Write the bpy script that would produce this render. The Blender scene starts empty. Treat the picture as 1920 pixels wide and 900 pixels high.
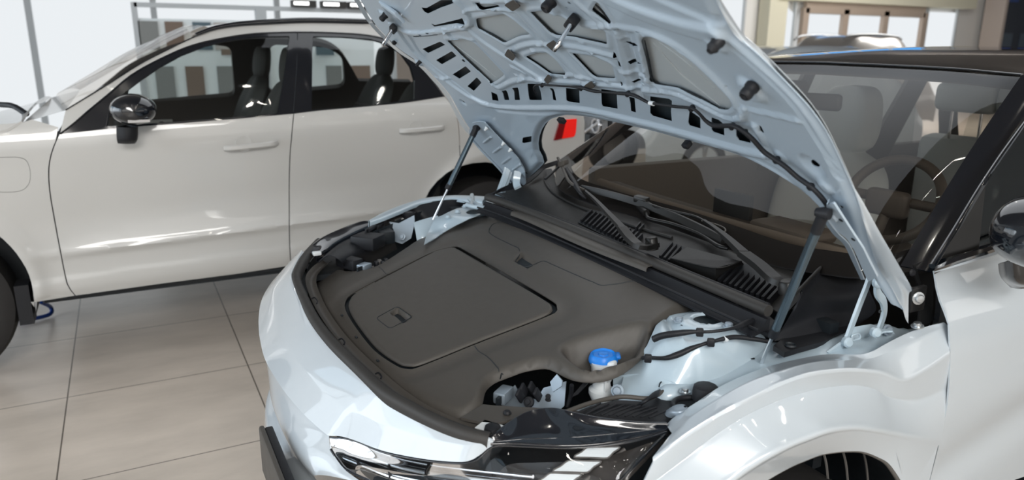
import bpy, bmesh, math, random
import numpy as np
from mathutils import Vector, Matrix
from mathutils.geometry import delaunay_2d_cdt

# ------------------------------------------------------------------ camera
F_PX, YAW, PITCH, ROLL = 1380.0, 2.6585, 0.2580, 0.0088
CAM = np.array([0.0, 0.0, 1.598])
def cam_axes():
    cy, sy, cp, sp = math.cos(YAW), math.sin(YAW), math.cos(PITCH), math.sin(PITCH)
    fwd = np.array([cy*cp, sy*cp, -sp]); right = np.array([sy, -cy, 0.0]); up = np.cross(right, fwd)
    c, s = math.cos(ROLL), math.sin(ROLL)
    return np.stack([c*right + s*up, -s*right + c*up, -fwd])
RC = cam_axes()
scene = bpy.context.scene
COL = scene.collection
cd = bpy.data.cameras.new('camera'); cam = bpy.data.objects.new('camera', cd); COL.objects.link(cam)
M = Matrix.Identity(4)
for i in range(3):
    for j in range(3): M[j][i] = RC[i][j]
    M[i][3] = CAM[i]
cam.matrix_world = M
cd.sensor_width = 36.0; cd.lens = F_PX/1920*36; cd.clip_start = 0.05; cd.clip_end = 200
cd.dof.use_dof = True; cd.dof.focus_distance = 1.95; cd.dof.aperture_fstop = 3.2
scene.camera = cam
# ------------------------------------------------------------------ exposure, world
scene.view_settings.view_transform = 'Standard'; scene.view_settings.look = 'None'
scene.view_settings.gamma = 1.0; scene.view_settings.use_curve_mapping = False
scene.view_settings.exposure = 0.0
w = bpy.data.worlds.new('world'); scene.world = w; w.use_nodes = True
w.node_tree.nodes['Background'].inputs[0].default_value = (0.80, 0.90, 1.0, 1)
w.node_tree.nodes['Background'].inputs[1].default_value = 0.6
# ------------------------------------------------------------------ large area lights
def area(name, loc, target, sx, sy, power, col):
    l = bpy.data.lights.new(name, 'AREA'); l.shape = 'RECTANGLE'; l.size = sx; l.size_y = sy; l.energy = power; l.color = col
    o = bpy.data.objects.new(name, l); COL.objects.link(o); o.location = loc
    o.rotation_euler = (Vector(target) - Vector(loc)).to_track_quat('-Z', 'Y').to_euler(); return o

# ------------------------------------------------------------------ materials
def mat(name, col, rough=0.5, metal=0.0, coat=0.0, noise=0.0, nscale=40, bump=0.0, bscale=400, spec=0.5, emis=0.0, ecol=None, grime=None):
    m = bpy.data.materials.new(name); m.use_nodes = True; nt = m.node_tree; b = nt.nodes['Principled BSDF']
    b.inputs['Base Color'].default_value = (*col, 1); b.inputs['Roughness'].default_value = rough
    b.inputs['Metallic'].default_value = metal; b.inputs['Coat Weight'].default_value = coat
    b.inputs['Coat Roughness'].default_value = 0.03; b.inputs['Specular IOR Level'].default_value = spec
    tc = nt.nodes.new('ShaderNodeTexCoord')
    if noise > 0:
        n = nt.nodes.new('ShaderNodeTexNoise'); n.inputs['Scale'].default_value = nscale; n.inputs['Detail'].default_value = 4
        mr = nt.nodes.new('ShaderNodeMapRange'); mr.inputs['To Min'].default_value = max(0.02, rough-noise); mr.inputs['To Max'].default_value = min(1, rough+noise)
        nt.links.new(tc.outputs['Object'], n.inputs['Vector']); nt.links.new(n.outputs['Fac'], mr.inputs['Value']); nt.links.new(mr.outputs['Result'], b.inputs['Roughness'])
    if bump > 0:
        n = nt.nodes.new('ShaderNodeTexNoise'); n.inputs['Scale'].default_value = bscale; n.inputs['Detail'].default_value = 2
        bp = nt.nodes.new('ShaderNodeBump'); bp.inputs['Strength'].default_value = bump; bp.inputs['Distance'].default_value = 0.001
        nt.links.new(tc.outputs['Object'], n.inputs['Vector']); nt.links.new(n.outputs['Fac'], bp.inputs['Height']); nt.links.new(bp.outputs['Normal'], b.inputs['Normal'])
    if emis > 0:
        b.inputs['Emission Color'].default_value = (*(ecol or col), 1); b.inputs['Emission Strength'].default_value = emis
    return m
def glass(name, tint, refl=1.0, rough=0.0):
    m = bpy.data.materials.new(name); m.use_nodes = True; nt = m.node_tree; nt.nodes.remove(nt.nodes['Principled BSDF'])
    o = nt.nodes['Material Output']; t = nt.nodes.new('ShaderNodeBsdfTransparent'); t.inputs[0].default_value = (*tint, 1)
    g = nt.nodes.new('ShaderNodeBsdfGlossy'); g.inputs['Roughness'].default_value = rough; g.inputs[0].default_value = (0.95, 0.97, 1, 1)
    fr = nt.nodes.new('ShaderNodeFresnel'); fr.inputs[0].default_value = 1.52
    mu = nt.nodes.new('ShaderNodeMath'); mu.operation = 'MULTIPLY'; mu.inputs[1].default_value = refl; mu.use_clamp = True
    mx = nt.nodes.new('ShaderNodeMixShader')
    nt.links.new(fr.outputs[0], mu.inputs[0]); nt.links.new(mu.outputs[0], mx.inputs[0])
    nt.links.new(t.outputs[0], mx.inputs[1]); nt.links.new(g.outputs[0], mx.inputs[2]); nt.links.new(mx.outputs[0], o.inputs[0])
    return m
MT = {}
MT['white_paint'] = mat('white_paint', (0.50, 0.555, 0.60), 0.30, 0, 1.0)
MT['pearl_paint'] = mat('pearl_paint', (0.50, 0.50, 0.488), 0.38, 0, 0.7)
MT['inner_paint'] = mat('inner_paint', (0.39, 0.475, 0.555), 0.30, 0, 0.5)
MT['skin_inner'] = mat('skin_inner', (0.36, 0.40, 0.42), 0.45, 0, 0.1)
MT['shell_paint'] = mat('shell_paint', (0.43, 0.53, 0.60), 0.30, 0, 0.6)
MT['black_paint'] = mat('black_paint', (0.006, 0.008, 0.012), 0.12, 0, 1.0)
MT['roof_black'] = mat('roof_black', (0.03, 0.028, 0.027), 0.15, 0, 1.0)
MT['plastic'] = mat('plastic', (0.066, 0.060, 0.053), 0.52, bump=0.35, bscale=900, noise=0.05)
MT['plastic_dark'] = mat('plastic_dark', (0.012, 0.013, 0.016), 0.5, spec=0.3, bump=0.25, bscale=700, noise=0.06)
MT['rubber'] = mat('rubber', (0.030, 0.028, 0.026), 0.6, noise=0.08)
MT['tyre'] = mat('tyre', (0.012, 0.011, 0.011), 0.7, noise=0.08)
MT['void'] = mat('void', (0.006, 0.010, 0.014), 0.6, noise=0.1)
MT['slot_shade'] = mat('slot_shade', (0.016, 0.024, 0.030), 0.5)  # near-black colour for the unlit hollow inside the hood
MT['strut_grey'] = mat('strut_grey', (0.10, 0.14, 0.17), 0.22, 0.7)
MT['chrome'] = mat('chrome', (0.75, 0.76, 0.78), 0.12, 1.0)
MT['steel'] = mat('steel', (0.55, 0.58, 0.60), 0.35, 1.0, noise=0.1)
MT['zinc'] = mat('zinc', (0.30, 0.36, 0.42), 0.4, 0.5, noise=0.1)
MT['wheel_grey'] = mat('wheel_grey', (0.45, 0.46, 0.47), 0.3, 0.8)
MT['blue_cap'] = mat('blue_cap', (0.008, 0.19, 0.66), 0.42, noise=0.05)
MT['white_plastic'] = mat('white_plastic', (0.70, 0.74, 0.76), 0.45, noise=0.05)
MT['seat_grey'] = mat('seat_grey', (0.46, 0.50, 0.50), 0.75, bump=0.3, bscale=250, noise=0.05)
MT['seat_dark'] = mat('seat_dark', (0.055, 0.06, 0.06), 0.7, bump=0.3, bscale=250, noise=0.05)
MT['trim_dark'] = mat('trim_dark', (0.035, 0.034, 0.032), 0.6, noise=0.05)
MT['trim_grey'] = mat('trim_grey', (0.10, 0.095, 0.09), 0.6, noise=0.05)
MT['dash'] = mat('dash', (0.06, 0.055, 0.05), 0.6, bump=0.3, bscale=500, noise=0.05)
MT['headliner'] = mat('headliner', (0.20, 0.195, 0.185), 0.9, noise=0.05)
MT['red_lamp'] = mat('red_lamp', (0.85, 0.012, 0.008), 0.15, 0, 1.0, emis=0.25, ecol=(1, 0.03, 0.02))
MT['dark_red'] = mat('dark_red', (0.20, 0.004, 0.006), 0.15, 0, 1.0)
MT['windscreen'] = glass('windscreen', (0.78, 0.73, 0.67), 0.55)
MT['side_glass'] = glass('side_glass', (0.78, 0.81, 0.80), 0.9)
MT['lens'] = glass('lens', (0.95, 0.96, 0.97), 0.75)

# ------------------------------------------------------------------ objects
def tag(o, label=None, cat=None, group=None, kind=None):
    if label: o['label'] = label
    if cat: o['category'] = cat
    if group: o['group'] = group
    if kind: o['kind'] = kind
    return o
def empty(name, loc=(0, 0, 0), parent=None):
    o = bpy.data.objects.new(name, None); COL.objects.link(o); o.empty_display_size = 0.1
    o.location = loc; o.parent = parent; return o
def link(name, verts, faces, m, parent=None, smooth=True, mats=None, mi=None, angle=None):
    me = bpy.data.meshes.new(name); me.from_pydata([tuple(map(float, v)) for v in verts], [], faces); me.update()
    for mm in (mats or [m]): me.materials.append(MT[mm] if isinstance(mm, str) else mm)
    if mi is not None: me.polygons.foreach_set('material_index', mi)
    if smooth: me.polygons.foreach_set('use_smooth', [True]*len(me.polygons))
    if smooth and angle: me.set_sharp_from_angle(angle=math.radians(angle))
    o = bpy.data.objects.new(name, me); COL.objects.link(o)
    if parent is not None:
        o.parent = parent
        if parent.type == 'EMPTY' and parent.parent is None:
            o.location = -Vector(parent.location)
        elif parent.type == 'EMPTY': o.location = -Vector(parent.location) - Vector(parent.parent.location)
    return o
def bmlink(name, bm, m, parent=None, smooth=True, angle=35):
    bmesh.ops.recalc_face_normals(bm, faces=bm.faces)
    vs = [v.co.copy() for v in bm.verts]; bm.verts.index_update(); fs = [[v.index for v in f.verts] for f in bm.faces]; bm.free()
    return link(name, vs, fs, m, parent, smooth, angle=angle)

# ------------------------------------------------------------------ rays and curves
def ray(px, py): return RC.T @ np.array([px-960.0, -(py-450.0), -F_PX])
def P(px, py, x=None, y=None, z=None):
    d = ray(px, py)
    if x is not None: t = (x-CAM[0])/d[0]
    elif y is not None: t = (y-CAM[1])/d[1]
    else: t = (z-CAM[2])/d[2]
    return CAM + t*d
def cr(pts, n, closed=False):
    """Catmull-Rom resample to n points, even in arc length"""
    p = np.array(pts, float)
    if len(p) == 2: return p[0] + (p[1]-p[0])*np.linspace(0, 1, n)[:, None]
    if closed: q = np.vstack([p[-1], p, p[0], p[1]]); segs = len(p)
    else: q = np.vstack([2*p[0]-p[1], p, 2*p[-1]-p[-2]]); segs = len(p)-1
    out = []
    K = 16
    for i in range(segs):
        a, b, c, d = q[i:i+4]
        for k in range(K):
            t = k/K
            out.append(0.5*((2*b)+(-a+c)*t+(2*a-5*b+4*c-d)*t*t+(-a+3*b-3*c+d)*t**3))
    out.append(q[segs+1] if not closed else out[0]); out = np.array(out)
    L = np.r_[0, np.cumsum(np.linalg.norm(np.diff(out, axis=0), axis=1))]
    s = np.linspace(0, L[-1], n+1 if closed else n)
    if closed: s = s[:-1]
    return np.stack([np.interp(s, L, out[:, k]) for k in range(out.shape[1])], 1)
def dens(pts, closed=True, step=6):
    """straight polyline densified"""
    p = [np.array(q, float) for q in pts]; out = []
    for i in range(len(p) if closed else len(p)-1):
        a, b = p[i], p[(i+1) % len(p)]; n = max(1, int(np.linalg.norm(b-a)/step))
        out += [a+(b-a)*k/n for k in range(n)]
    if not closed: out.append(p[-1])
    return out
def fillet(pts, r, seg=5, closed=True):
    """round the corners of a polygon; r number or list"""
    n = len(pts); out = []
    for i in range(n):
        p = np.array(pts[i], float); ri = r[i] if isinstance(r, (list, tuple)) else r
        if ri <= 0 or (not closed and i in (0, n-1)): out.append(p); continue
        a = np.array(pts[i-1], float)-p; b = np.array(pts[(i+1) % n], float)-p
        la, lb = np.linalg.norm(a), np.linalg.norm(b); k = min(ri, 0.48*la, 0.48*lb)
        p0 = p+a/la*k; p1 = p+b/lb*k
        for j in range(seg+1):
            t = j/seg; out.append((1-t)**2*p0+2*t*(1-t)*p+t*t*p1)
    return out
def inpoly(x, y, poly):
    """vectorised point in polygon"""
    x = np.asarray(x); y = np.asarray(y); c = np.zeros(x.shape, bool); n = len(poly)
    for i in range(n):
        x1, y1 = poly[i]; x2, y2 = poly[i-1]
        with np.errstate(divide='ignore', invalid='ignore'):
            h = ((y1 > y) != (y2 > y)) & (x < (x2-x1)*(y-y1)/(y2-y1+1e-30)+x1)
        c ^= h
    return c
def pdist(x, y, poly, closed=True):
    """distance to a polyline"""
    x = np.asarray(x, float); y = np.asarray(y, float); d = np.full(x.shape, 1e9); n = len(poly)
    for i in range(0 if closed else 1, n):
        ax, ay = poly[i-1]; bx, by = poly[i]; vx, vy = bx-ax, by-ay; L = vx*vx+vy*vy+1e-20
        t = np.clip(((x-ax)*vx+(y-ay)*vy)/L, 0, 1); d = np.minimum(d, np.hypot(x-ax-t*vx, y-ay-t*vy))
    return d
def sstep(a, b, v):
    t = np.clip((v-a)/(b-a), 0, 1); return t*t*(3-2*t)
class Surf:
    """height field over a plane frame: point = o + a*e0 + b*e1 + W(a,b)*e2"""
    def __init__(s, o, e0, e1, e2, W=None):
        s.o, s.e0, s.e1, s.e2 = [np.array(v, float) for v in (o, e0, e1, e2)]; s.W = W or (lambda a, b: 0*np.asarray(a, float))
    def pt(s, a, b, d=0.0):
        w_ = float(s.W(a, b))+d; return s.o + a*s.e0 + b*s.e1 + w_*s.e2
    def pts(s, A, B, d=0.0):
        A = np.asarray(A, float); B = np.asarray(B, float); w_ = s.W(A, B)+d
        return s.o + A[:, None]*s.e0 + B[:, None]*s.e1 + w_[:, None]*s.e2
    def hit(s, px, py, d=0.0):
        r = ray(px, py); den = r @ s.e2; w0 = 0.0
        for it in range(12):
            t = ((s.o-CAM) @ s.e2 + w0 + d)/den; p = CAM+t*r-s.o; w1 = float(s.W(p @ s.e0, p @ s.e1))
            if abs(w1-w0) < 1e-6: break
            w0 = 0.5*w0+0.5*w1
        def F(ts):
            q = CAM+ts[:, None]*r-s.o; return q @ s.e2-s.W(q @ s.e0, q @ s.e1)-d
        lo, hi = 0.55*t, 1.35*t
        for n in (90, 24, 24):
            ts = np.linspace(lo, hi, n); f = F(ts); k = np.nonzero(np.sign(f[1:]) != np.sign(f[0]))[0]
            if not len(k): break
            k = k[0]; lo, hi = ts[k], ts[k+1]; t = lo-f[k]*(hi-lo)/(f[k+1]-f[k]+1e-30)
        p = CAM+t*r-s.o; return np.array([p @ s.e0, p @ s.e1])
    def hits(s, L, d=0.0): return [s.hit(p[0], p[1], d) for p in L]
    def at(s, px, py, d=0.0, lift=0.0):
        a, b = s.hit(px, py, d); return s.pt(a, b, d+lift)
def XS(W, x0=0.0): return Surf((x0, 0, 0), (0, 1, 0), (0, 0, 1), (1, 0, 0), W)     # domain (y,z), height x
def ZS(W, z0=0.0): return Surf((0, 0, z0), (1, 0, 0), (0, 1, 0), (0, 0, 1), W)     # domain (x,y), height z
def YS(W, y0=0.0): return Surf((0, y0, 0), (1, 0, 0), (0, 0, 1), (0, 1, 0), W)
def patch(name, S, outline, m, parent=None, step=0.03, thick=0.002, holes=(), d=0.0, side=-1, extra=None, edge=0.0, angle=40, M2=None):
    """panel cut from a surface; outline in the surface's own domain, thickness behind it"""
    pts = [tuple(p) for p in outline]; hs = [[tuple(p) for p in h] for h in holes]
    def dd(poly):
        o = []
        for p in poly:
            if not o or math.dist(o[-1], p) > 1e-5: o.append(p)
        if math.dist(o[0], o[-1]) < 1e-5: o.pop()
        return o
    pts = dd(pts); hs = [dd(h) for h in hs]
    V = list(pts); E = [(i, (i+1) % len(pts)) for i in range(len(pts))]
    for h in hs:
        b0 = len(V); V += h; E += [(b0+i, b0+(i+1) % len(h)) for i in range(len(h))]
    A = np.array(pts); x0, y0 = A.min(0); x1, y1 = A.max(0)
    gx = np.arange(x0+step*.5, x1, step); gy = np.arange(y0+step*.5, y1, step)
    if len(gx) and len(gy):
        X, Y = np.meshgrid(gx, gy); X = X.ravel(); Y = Y.ravel()
        k = inpoly(X, Y, pts) & (pdist(X, Y, pts) > step*.35)
        for h in hs: k &= ~inpoly(X, Y, h) & (pdist(X, Y, h) > step*.35)
        V += list(zip(X[k], Y[k]))
    vo, eo, fo, *_ = delaunay_2d_cdt([Vector(v) for v in V], E, [], 0, 1e-6)
    vo = np.array([(v.x, v.y) for v in vo]); fo = [list(f) for f in fo]
    cen = np.array([vo[f].mean(0) for f in fo]); k = inpoly(cen[:, 0], cen[:, 1], pts)
    for h in hs: k &= ~inpoly(cen[:, 0], cen[:, 1], h)
    fo = [f for f, q in zip(fo, k) if q]
    top = S.pts(vo[:, 0], vo[:, 1], d)
    if extra is not None: top = top + extra(vo[:, 0], vo[:, 1])[:, None]*S.e2
    n = len(vo)
    if thick <= 0: return link(name, top, fo, m, parent, True, angle=angle)
    # local normals for the thickness
    e = 1e-3; da = (S.W(vo[:, 0]+e, vo[:, 1])-S.W(vo[:, 0]-e, vo[:, 1]))/(2*e); db = (S.W(vo[:, 0], vo[:, 1]+e)-S.W(vo[:, 0], vo[:, 1]-e))/(2*e)
    N = S.e2[None, :] - np.asarray(da)[:, None]*S.e0 - np.asarray(db)[:, None]*S.e1; N /= np.linalg.norm(N, axis=1)[:, None]
    back = top + side*thick*N
    V3 = list(top)+list(back); Fc = [f if side < 0 else f[::-1] for f in fo] + [[i+n for i in (f[::-1] if side < 0 else f)] for f in fo]
    cnt = {}
    for f in fo:
        for i in range(len(f)):
            cnt.setdefault(frozenset((f[i], f[(i+1) % len(f)])), []).append((f[i], f[(i+1) % len(f)]))
    for kk, v in cnt.items():
        if len(v) == 1:
            a, b = v[0]; Fc.append([b, a, a+n, b+n] if side < 0 else [a, b, b+n, a+n])
    # drop unused verts
    used = sorted({i for f in Fc for i in f}); mp = {u: i for i, u in enumerate(used)}
    return link(name, [V3[u] for u in used], [[mp[i] for i in f] for f in Fc], m, parent, True, angle=angle)
def loft(name, rows, m, parent=None, nu=60, nv=None, thick=0.0, angle=50, sharp=False, straight=False):
    """surface through rows of 3D points (each row resampled), smooth across the rows too unless straight"""
    R_ = [cr(r, nu) for r in rows]
    if straight: G = np.array(R_)
    else:
        nv = nv or len(rows)*6
        G = np.zeros((nv, nu, 3)); A = np.array(R_)
        # shared parameter across rows: mean chord
        L = np.r_[0, np.cumsum(np.mean(np.linalg.norm(np.diff(A, axis=0), axis=2), axis=1))]; L /= L[-1]
        q = np.concatenate([[2*A[0]-A[1]], A, [2*A[-1]-A[-2]]]); s = np.linspace(0, 1, nv)
        for i, t in enumerate(s):
            k = min(int(np.searchsorted(L, t, 'right')-1), len(rows)-2); u = (t-L[k])/(L[k+1]-L[k])
            a, b, c, d = q[k:k+4]; h0 = L[k+1]-L[k]
            m0 = (c-a)/((L[k+1]-L[max(k-1, 0)]) if k > 0 else 2*h0)*h0; m1 = (d-b)/((L[min(k+2, len(L)-1)]-L[k]) if k+2 < len(L) else 2*h0)*h0
            G[i] = (2*u**3-3*u*u+1)*b+(u**3-2*u*u+u)*m0+(-2*u**3+3*u*u)*c+(u**3-u*u)*m1
    nv, nu = G.shape[:2]; V = G.reshape(-1, 3); Fc = [[i*nu+j, i*nu+j+1, (i+1)*nu+j+1, (i+1)*nu+j] for i in range(nv-1) for j in range(nu-1)]
    if thick:
        du = np.gradient(G, axis=1); dv = np.gradient(G, axis=0); N = np.cross(du, dv); N /= (np.linalg.norm(N, axis=2)[..., None]+1e-12)
        B = (G-thick*N).reshape(-1, 3); n = len(V); V = np.vstack([V, B]); F2 = [[i+n for i in f[::-1]] for f in Fc]
        bd = [j for j in range(nu)] + [i*nu+nu-1 for i in range(1, nv)] + [(nv-1)*nu+j for j in range(nu-2, -1, -1)] + [i*nu for i in range(nv-2, 0, -1)]
        F3 = [[bd[(i+1) % len(bd)], bd[i], bd[i]+n, bd[(i+1) % len(bd)]+n] for i in range(len(bd))]
        Fc = Fc+F2+F3
    return link(name, V, Fc, m, parent, True, angle=angle)
def tube(name, pts, r, m, parent=None, seg=12, n=None, closed=False, caps=True, flat=1.0, upv=None):
    p = cr(pts, n or max(2, len(pts)*6), closed) if len(pts) > 2 else np.array(pts, float)
    if len(pts) == 2: p = cr(pts, n or 2)
    N = len(p); rr = np.interp(np.linspace(0, 1, N), np.linspace(0, 1, len(r)), r) if isinstance(r, (list, tuple)) else np.full(N, r)
    T = np.gradient(p, axis=0) if not closed else np.roll(p, -1, 0)-np.roll(p, 1, 0); T /= np.linalg.norm(T, axis=1)[:, None]
    u = np.array(upv, float) if upv is not None else (np.array([0, 0, 1.0]) if abs(T[0][2]) < 0.9 else np.array([1.0, 0, 0])); V = []
    for i in range(N):
        a = u-T[i]*(u @ T[i]); a /= np.linalg.norm(a); b = np.cross(T[i], a)
        if upv is None: u = a
        for k in range(seg):
            th = 2*math.pi*k/seg; V.append(p[i]+rr[i]*(math.cos(th)*b+flat*math.sin(th)*a))
    Fc = [[i*seg+k, i*seg+(k+1) % seg, (i+1)*seg+(k+1) % seg, (i+1)*seg+k] for i in range(N-1) for k in range(seg)]
    if closed: Fc += [[(N-1)*seg+k, (N-1)*seg+(k+1) % seg, (k+1) % seg, k] for k in range(seg)]
    elif caps: Fc += [list(range(seg))[::-1], [(N-1)*seg+k for k in range(seg)]]
    return link(name, V, Fc, m, parent, True, angle=50)
def strip(name, pts, prof, m, parent=None, n=60, upv=(0, 0, 1), closed=False, angle=45, prof2=None):
    """sweep a 2D profile [(side,up)] along pts, with upv giving up"""
    p = cr(pts, n, closed); T = np.gradient(p, axis=0); T /= np.linalg.norm(T, axis=1)[:, None]; K = len(prof); V = []
    for i in range(n):
        u = np.array(upv(p[i]) if callable(upv) else upv, float); a = u-T[i]*(u @ T[i]); a /= np.linalg.norm(a); b = np.cross(T[i], a)
        f = i/(n-1)
        for k, (s, t) in enumerate(prof):
            if prof2: s = s*(1-f)+prof2[k][0]*f; t = t*(1-f)+prof2[k][1]*f
            V.append(p[i]+s*b+t*a)
    Fc = [[i*K+k, (i+1)*K+k, (i+1)*K+(k+1) % K, i*K+(k+1) % K] for i in range(n-1) for k in range(K)]
    Fc += [list(range(K)), [(n-1)*K+k for k in range(K)][::-1]]
    return link(name, V, Fc, m, parent, True, angle=angle)
def boxm(name, c, size, m, parent=None, ax=None, bevel=0.0, seg=2, taper=None):
    """bevelled box; ax = 3 axis vectors"""
    bm = bmesh.new(); bmesh.ops.create_cube(bm, size=1.0)
    for v in bm.verts:
        k = 1.0
        if taper and v.co.z > 0: k = taper
        v.co = Vector((v.co.x*size[0]*k, v.co.y*size[1]*k, v.co.z*size[2]))
    if bevel > 0: bmesh.ops.bevel(bm, geom=bm.edges[:]+bm.verts[:], offset=bevel, segments=seg, affect='EDGES', profile=0.5)
    A = np.array(ax, float) if ax is not None else np.eye(3)
    for v in bm.verts: v.co = Vector(np.array(c)+v.co.x*A[0]+v.co.y*A[1]+v.co.z*A[2])
    return bmlink(name, bm, m, parent, True)
def lathe(name, base, axis, prof, m, parent=None, seg=32, wob=None):
    """prof = [(radius, height)] turned about axis from base"""
    ax = np.array(axis, float); ax /= np.linalg.norm(ax); u = np.cross(ax, [0.3, 0.2, 1.0] if abs(ax[2]) < .9 else [1.0, 0, 0]); u /= np.linalg.norm(u); v = np.cross(ax, u)
    V = []; K = len(prof)
    for k in range(seg):
        th = 2*math.pi*k/seg; f = wob(th) if wob else 1.0
        for r, h in prof: V.append(np.array(base)+ax*h+r*f*(math.cos(th)*u+math.sin(th)*v))
    Fc = [[k*K+j, ((k+1) % seg)*K+j, ((k+1) % seg)*K+j+1, k*K+j+1] for k in range(seg) for j in range(K-1)]
    return link(name, V, Fc, m, parent, True, angle=35)
def bolt(name, p, axis, r, m, parent, washer=True):
    ax = np.array(axis, float); ax /= np.linalg.norm(ax)
    pr = ([(0, 0), (r*1.5, 0), (r*1.5, r*.25), (r, r*.3)] if washer else [(r, 0)]) + [(r, r*.9), (r*.8, r*1.1), (0, r*1.15)]
    return lathe(name, p, ax, pr, m, parent, seg=12, wob=None)
def sheet(name, pts3, nrm, thick, m, parent=None, holes=(), step=1.0, angle=40):
    """flat plate: outline points in 3D, made planar in the frame of nrm"""
    p = np.array(pts3, float); o = p.mean(0); n = np.array(nrm, float); n /= np.linalg.norm(n)
    u = np.cross(n, [0, 0, 1.0] if abs(n[2]) < .9 else [0, 1.0, 0]); u /= np.linalg.norm(u); v = np.cross(n, u)
    S = Surf(o, u, v, n); out = [((q-o) @ u, (q-o) @ v) for q in p]
    hs = [[((q-o) @ u, (q-o) @ v) for q in np.array(h, float)] for h in holes]
    return patch(name, S, out, m, parent, step=step, thick=thick, holes=hs, angle=angle)
def ellipse(c, rx, ry, n=20, rot=0):
    return [(c[0]+rx*math.cos(t)*math.cos(rot)-ry*math.sin(t)*math.sin(rot), c[1]+rx*math.cos(t)*math.sin(rot)+ry*math.sin(t)*math.cos(rot)) for t in [2*math.pi*k/n for k in range(n)]]
# ================================================================== THE ROOM
area('window_light', (3.7, -0.8, 4.2), (-3.5, 0.8, 0.2), 4.0, 2.2, 540, (1.0, 0.98, 0.95))
area('front_light', (-3.0, -6.0, 2.6), (-1.8, 1.0, 1.1), 6.0, 2.4, 115, (0.80, 0.90, 1.0))
area('hall_light', (-5.5, 3.5, 4.45), (-5.5, 3.2, 0), 6.0, 5.0, 120, (0.92, 0.96, 1.0))
area('entrance_fill', (-9.0, 15.0, 4.4), (-14.0, 16.0, 2.0), 4.0, 4.0, 420, (1.0, 0.98, 0.94))  # added unseen fill lamp that brightens the entrance wall

def emit_mat(name, col, s):
    m = bpy.data.materials.new(name); m.use_nodes = True; nt = m.node_tree; nt.nodes.remove(nt.nodes['Principled BSDF'])
    e = nt.nodes.new('ShaderNodeEmission'); e.inputs[0].default_value = (*col, 1); e.inputs[1].default_value = s
    nt.links.new(e.outputs[0], nt.nodes['Material Output'].inputs[0]); MT[name] = m; return m
emit_mat('frosted', (0.93, 0.97, 1.0), 0.90); emit_mat('day_front', (0.86, 0.94, 1.0), 2.2); emit_mat('day_side', (1.0, 0.97, 0.93), 1.6); emit_mat('spot_emit', (1.0, 0.93, 0.82), 45); emit_mat('blue_sky', (0.10, 0.36, 0.80), 1.3)
emit_mat('pale_sky', (0.62, 0.82, 1.0), 1.6); emit_mat('strip_emit', (1, 1, 1), 3)
MT['wall_white'] = mat('wall_white', (0.80, 0.79, 0.77), 0.8, noise=0.05)
MT['wall_beige'] = mat('wall_beige', (0.55, 0.47, 0.42), 0.8, noise=0.05)
MT['cream'] = mat('cream', (0.72, 0.69, 0.55), 0.7, noise=0.05)
MT['bronze'] = mat('bronze', (0.42, 0.34, 0.28), 0.5, noise=0.05)
MT['mullion'] = mat('mullion', (0.50, 0.53, 0.55), 0.5, noise=0.05)
MT['ceiling'] = mat('ceiling', (0.14, 0.125, 0.115), 0.8, noise=0.05)
MT['dark_blue'] = mat('dark_blue', (0.006, 0.014, 0.035), 0.3, noise=0.1)
MT['dark_pane'] = mat('dark_pane', (0.06, 0.09, 0.13), 0.3, noise=0.1)
MT['navy_pane'] = mat('navy_pane', (0.01, 0.05, 0.25), 0.3, noise=0.1)

def tile_mat():
    m = bpy.data.materials.new('floor_tile'); m.use_nodes = True; nt = m.node_tree; b = nt.nodes['Principled BSDF']
    tc = nt.nodes.new('ShaderNodeTexCoord'); mp = nt.nodes.new('ShaderNodeMapping')
    o = P(126.6, 745, z=0); mp.inputs['Location'].default_value = (-o[0], -o[1], 0); nt.links.new(tc.outputs['Object'], mp.inputs['Vector'])
    br = nt.nodes.new('ShaderNodeTexBrick'); br.offset = 0.0; br.squash = 1.0
    br.inputs['Scale'].default_value = 1; br.inputs['Brick Width'].default_value = 0.8; br.inputs['Row Height'].default_value = 0.8
    br.inputs['Mortar Size'].default_value = 0.0035; br.inputs['Mortar Smooth'].default_value = 0.3
    br.inputs['Color1'].default_value = (0.60, 0.53, 0.46, 1); br.inputs['Color2'].default_value = (0.63, 0.555, 0.485, 1); br.inputs['Mortar'].default_value = (0.13, 0.11, 0.09, 1)
    nt.links.new(mp.outputs[0], br.inputs['Vector'])
    ns = nt.nodes.new('ShaderNodeTexNoise'); ns.inputs['Scale'].default_value = 2.3; ns.inputs['Detail'].default_value = 6; ns.inputs['Roughness'].default_value = 0.6
    ms = nt.nodes.new('ShaderNodeMapping'); ms.inputs['Scale'].default_value = (2.4, 0.8, 1); nt.links.new(tc.outputs['Object'], ms.inputs['Vector']); nt.links.new(ms.outputs[0], ns.inputs['Vector'])
    rp = nt.nodes.new('ShaderNodeMapRange'); rp.inputs['From Min'].default_value = .3; rp.inputs['From Max'].default_value = .7; rp.inputs['To Min'].default_value = 0.83; rp.inputs['To Max'].default_value = 1.06
    nt.links.new(ns.outputs['Fac'], rp.inputs['Value'])
    mx = nt.nodes.new('ShaderNodeVectorMath'); mx.operation = 'MULTIPLY'; cb = nt.nodes.new('ShaderNodeCombineXYZ')
    for k in range(3): nt.links.new(rp.outputs['Result'], cb.inputs[k])
    nt.links.new(br.outputs['Color'], mx.inputs[0]); nt.links.new(cb.outputs[0], mx.inputs[1]); nt.links.new(mx.outputs[0], b.inputs['Base Color'])
    b.inputs['Roughness'].default_value = 0.30; b.inputs['Specular IOR Level'].default_value = 0.45
    return m
MT['floor_tile'] = tile_mat()
def quad(name, pts, m, parent=None): return link(name, pts, [list(range(len(pts)))], m, parent, False)
def slab(name, a, b, m, parent=None, bevel=0.0):
    a = np.array(a, float); b = np.array(b, float); return boxm(name, (a+b)/2, np.abs(b-a), m, parent, bevel=bevel)
def st(o, label=None): o['kind'] = 'structure'; return o
XW = -14.0
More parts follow.
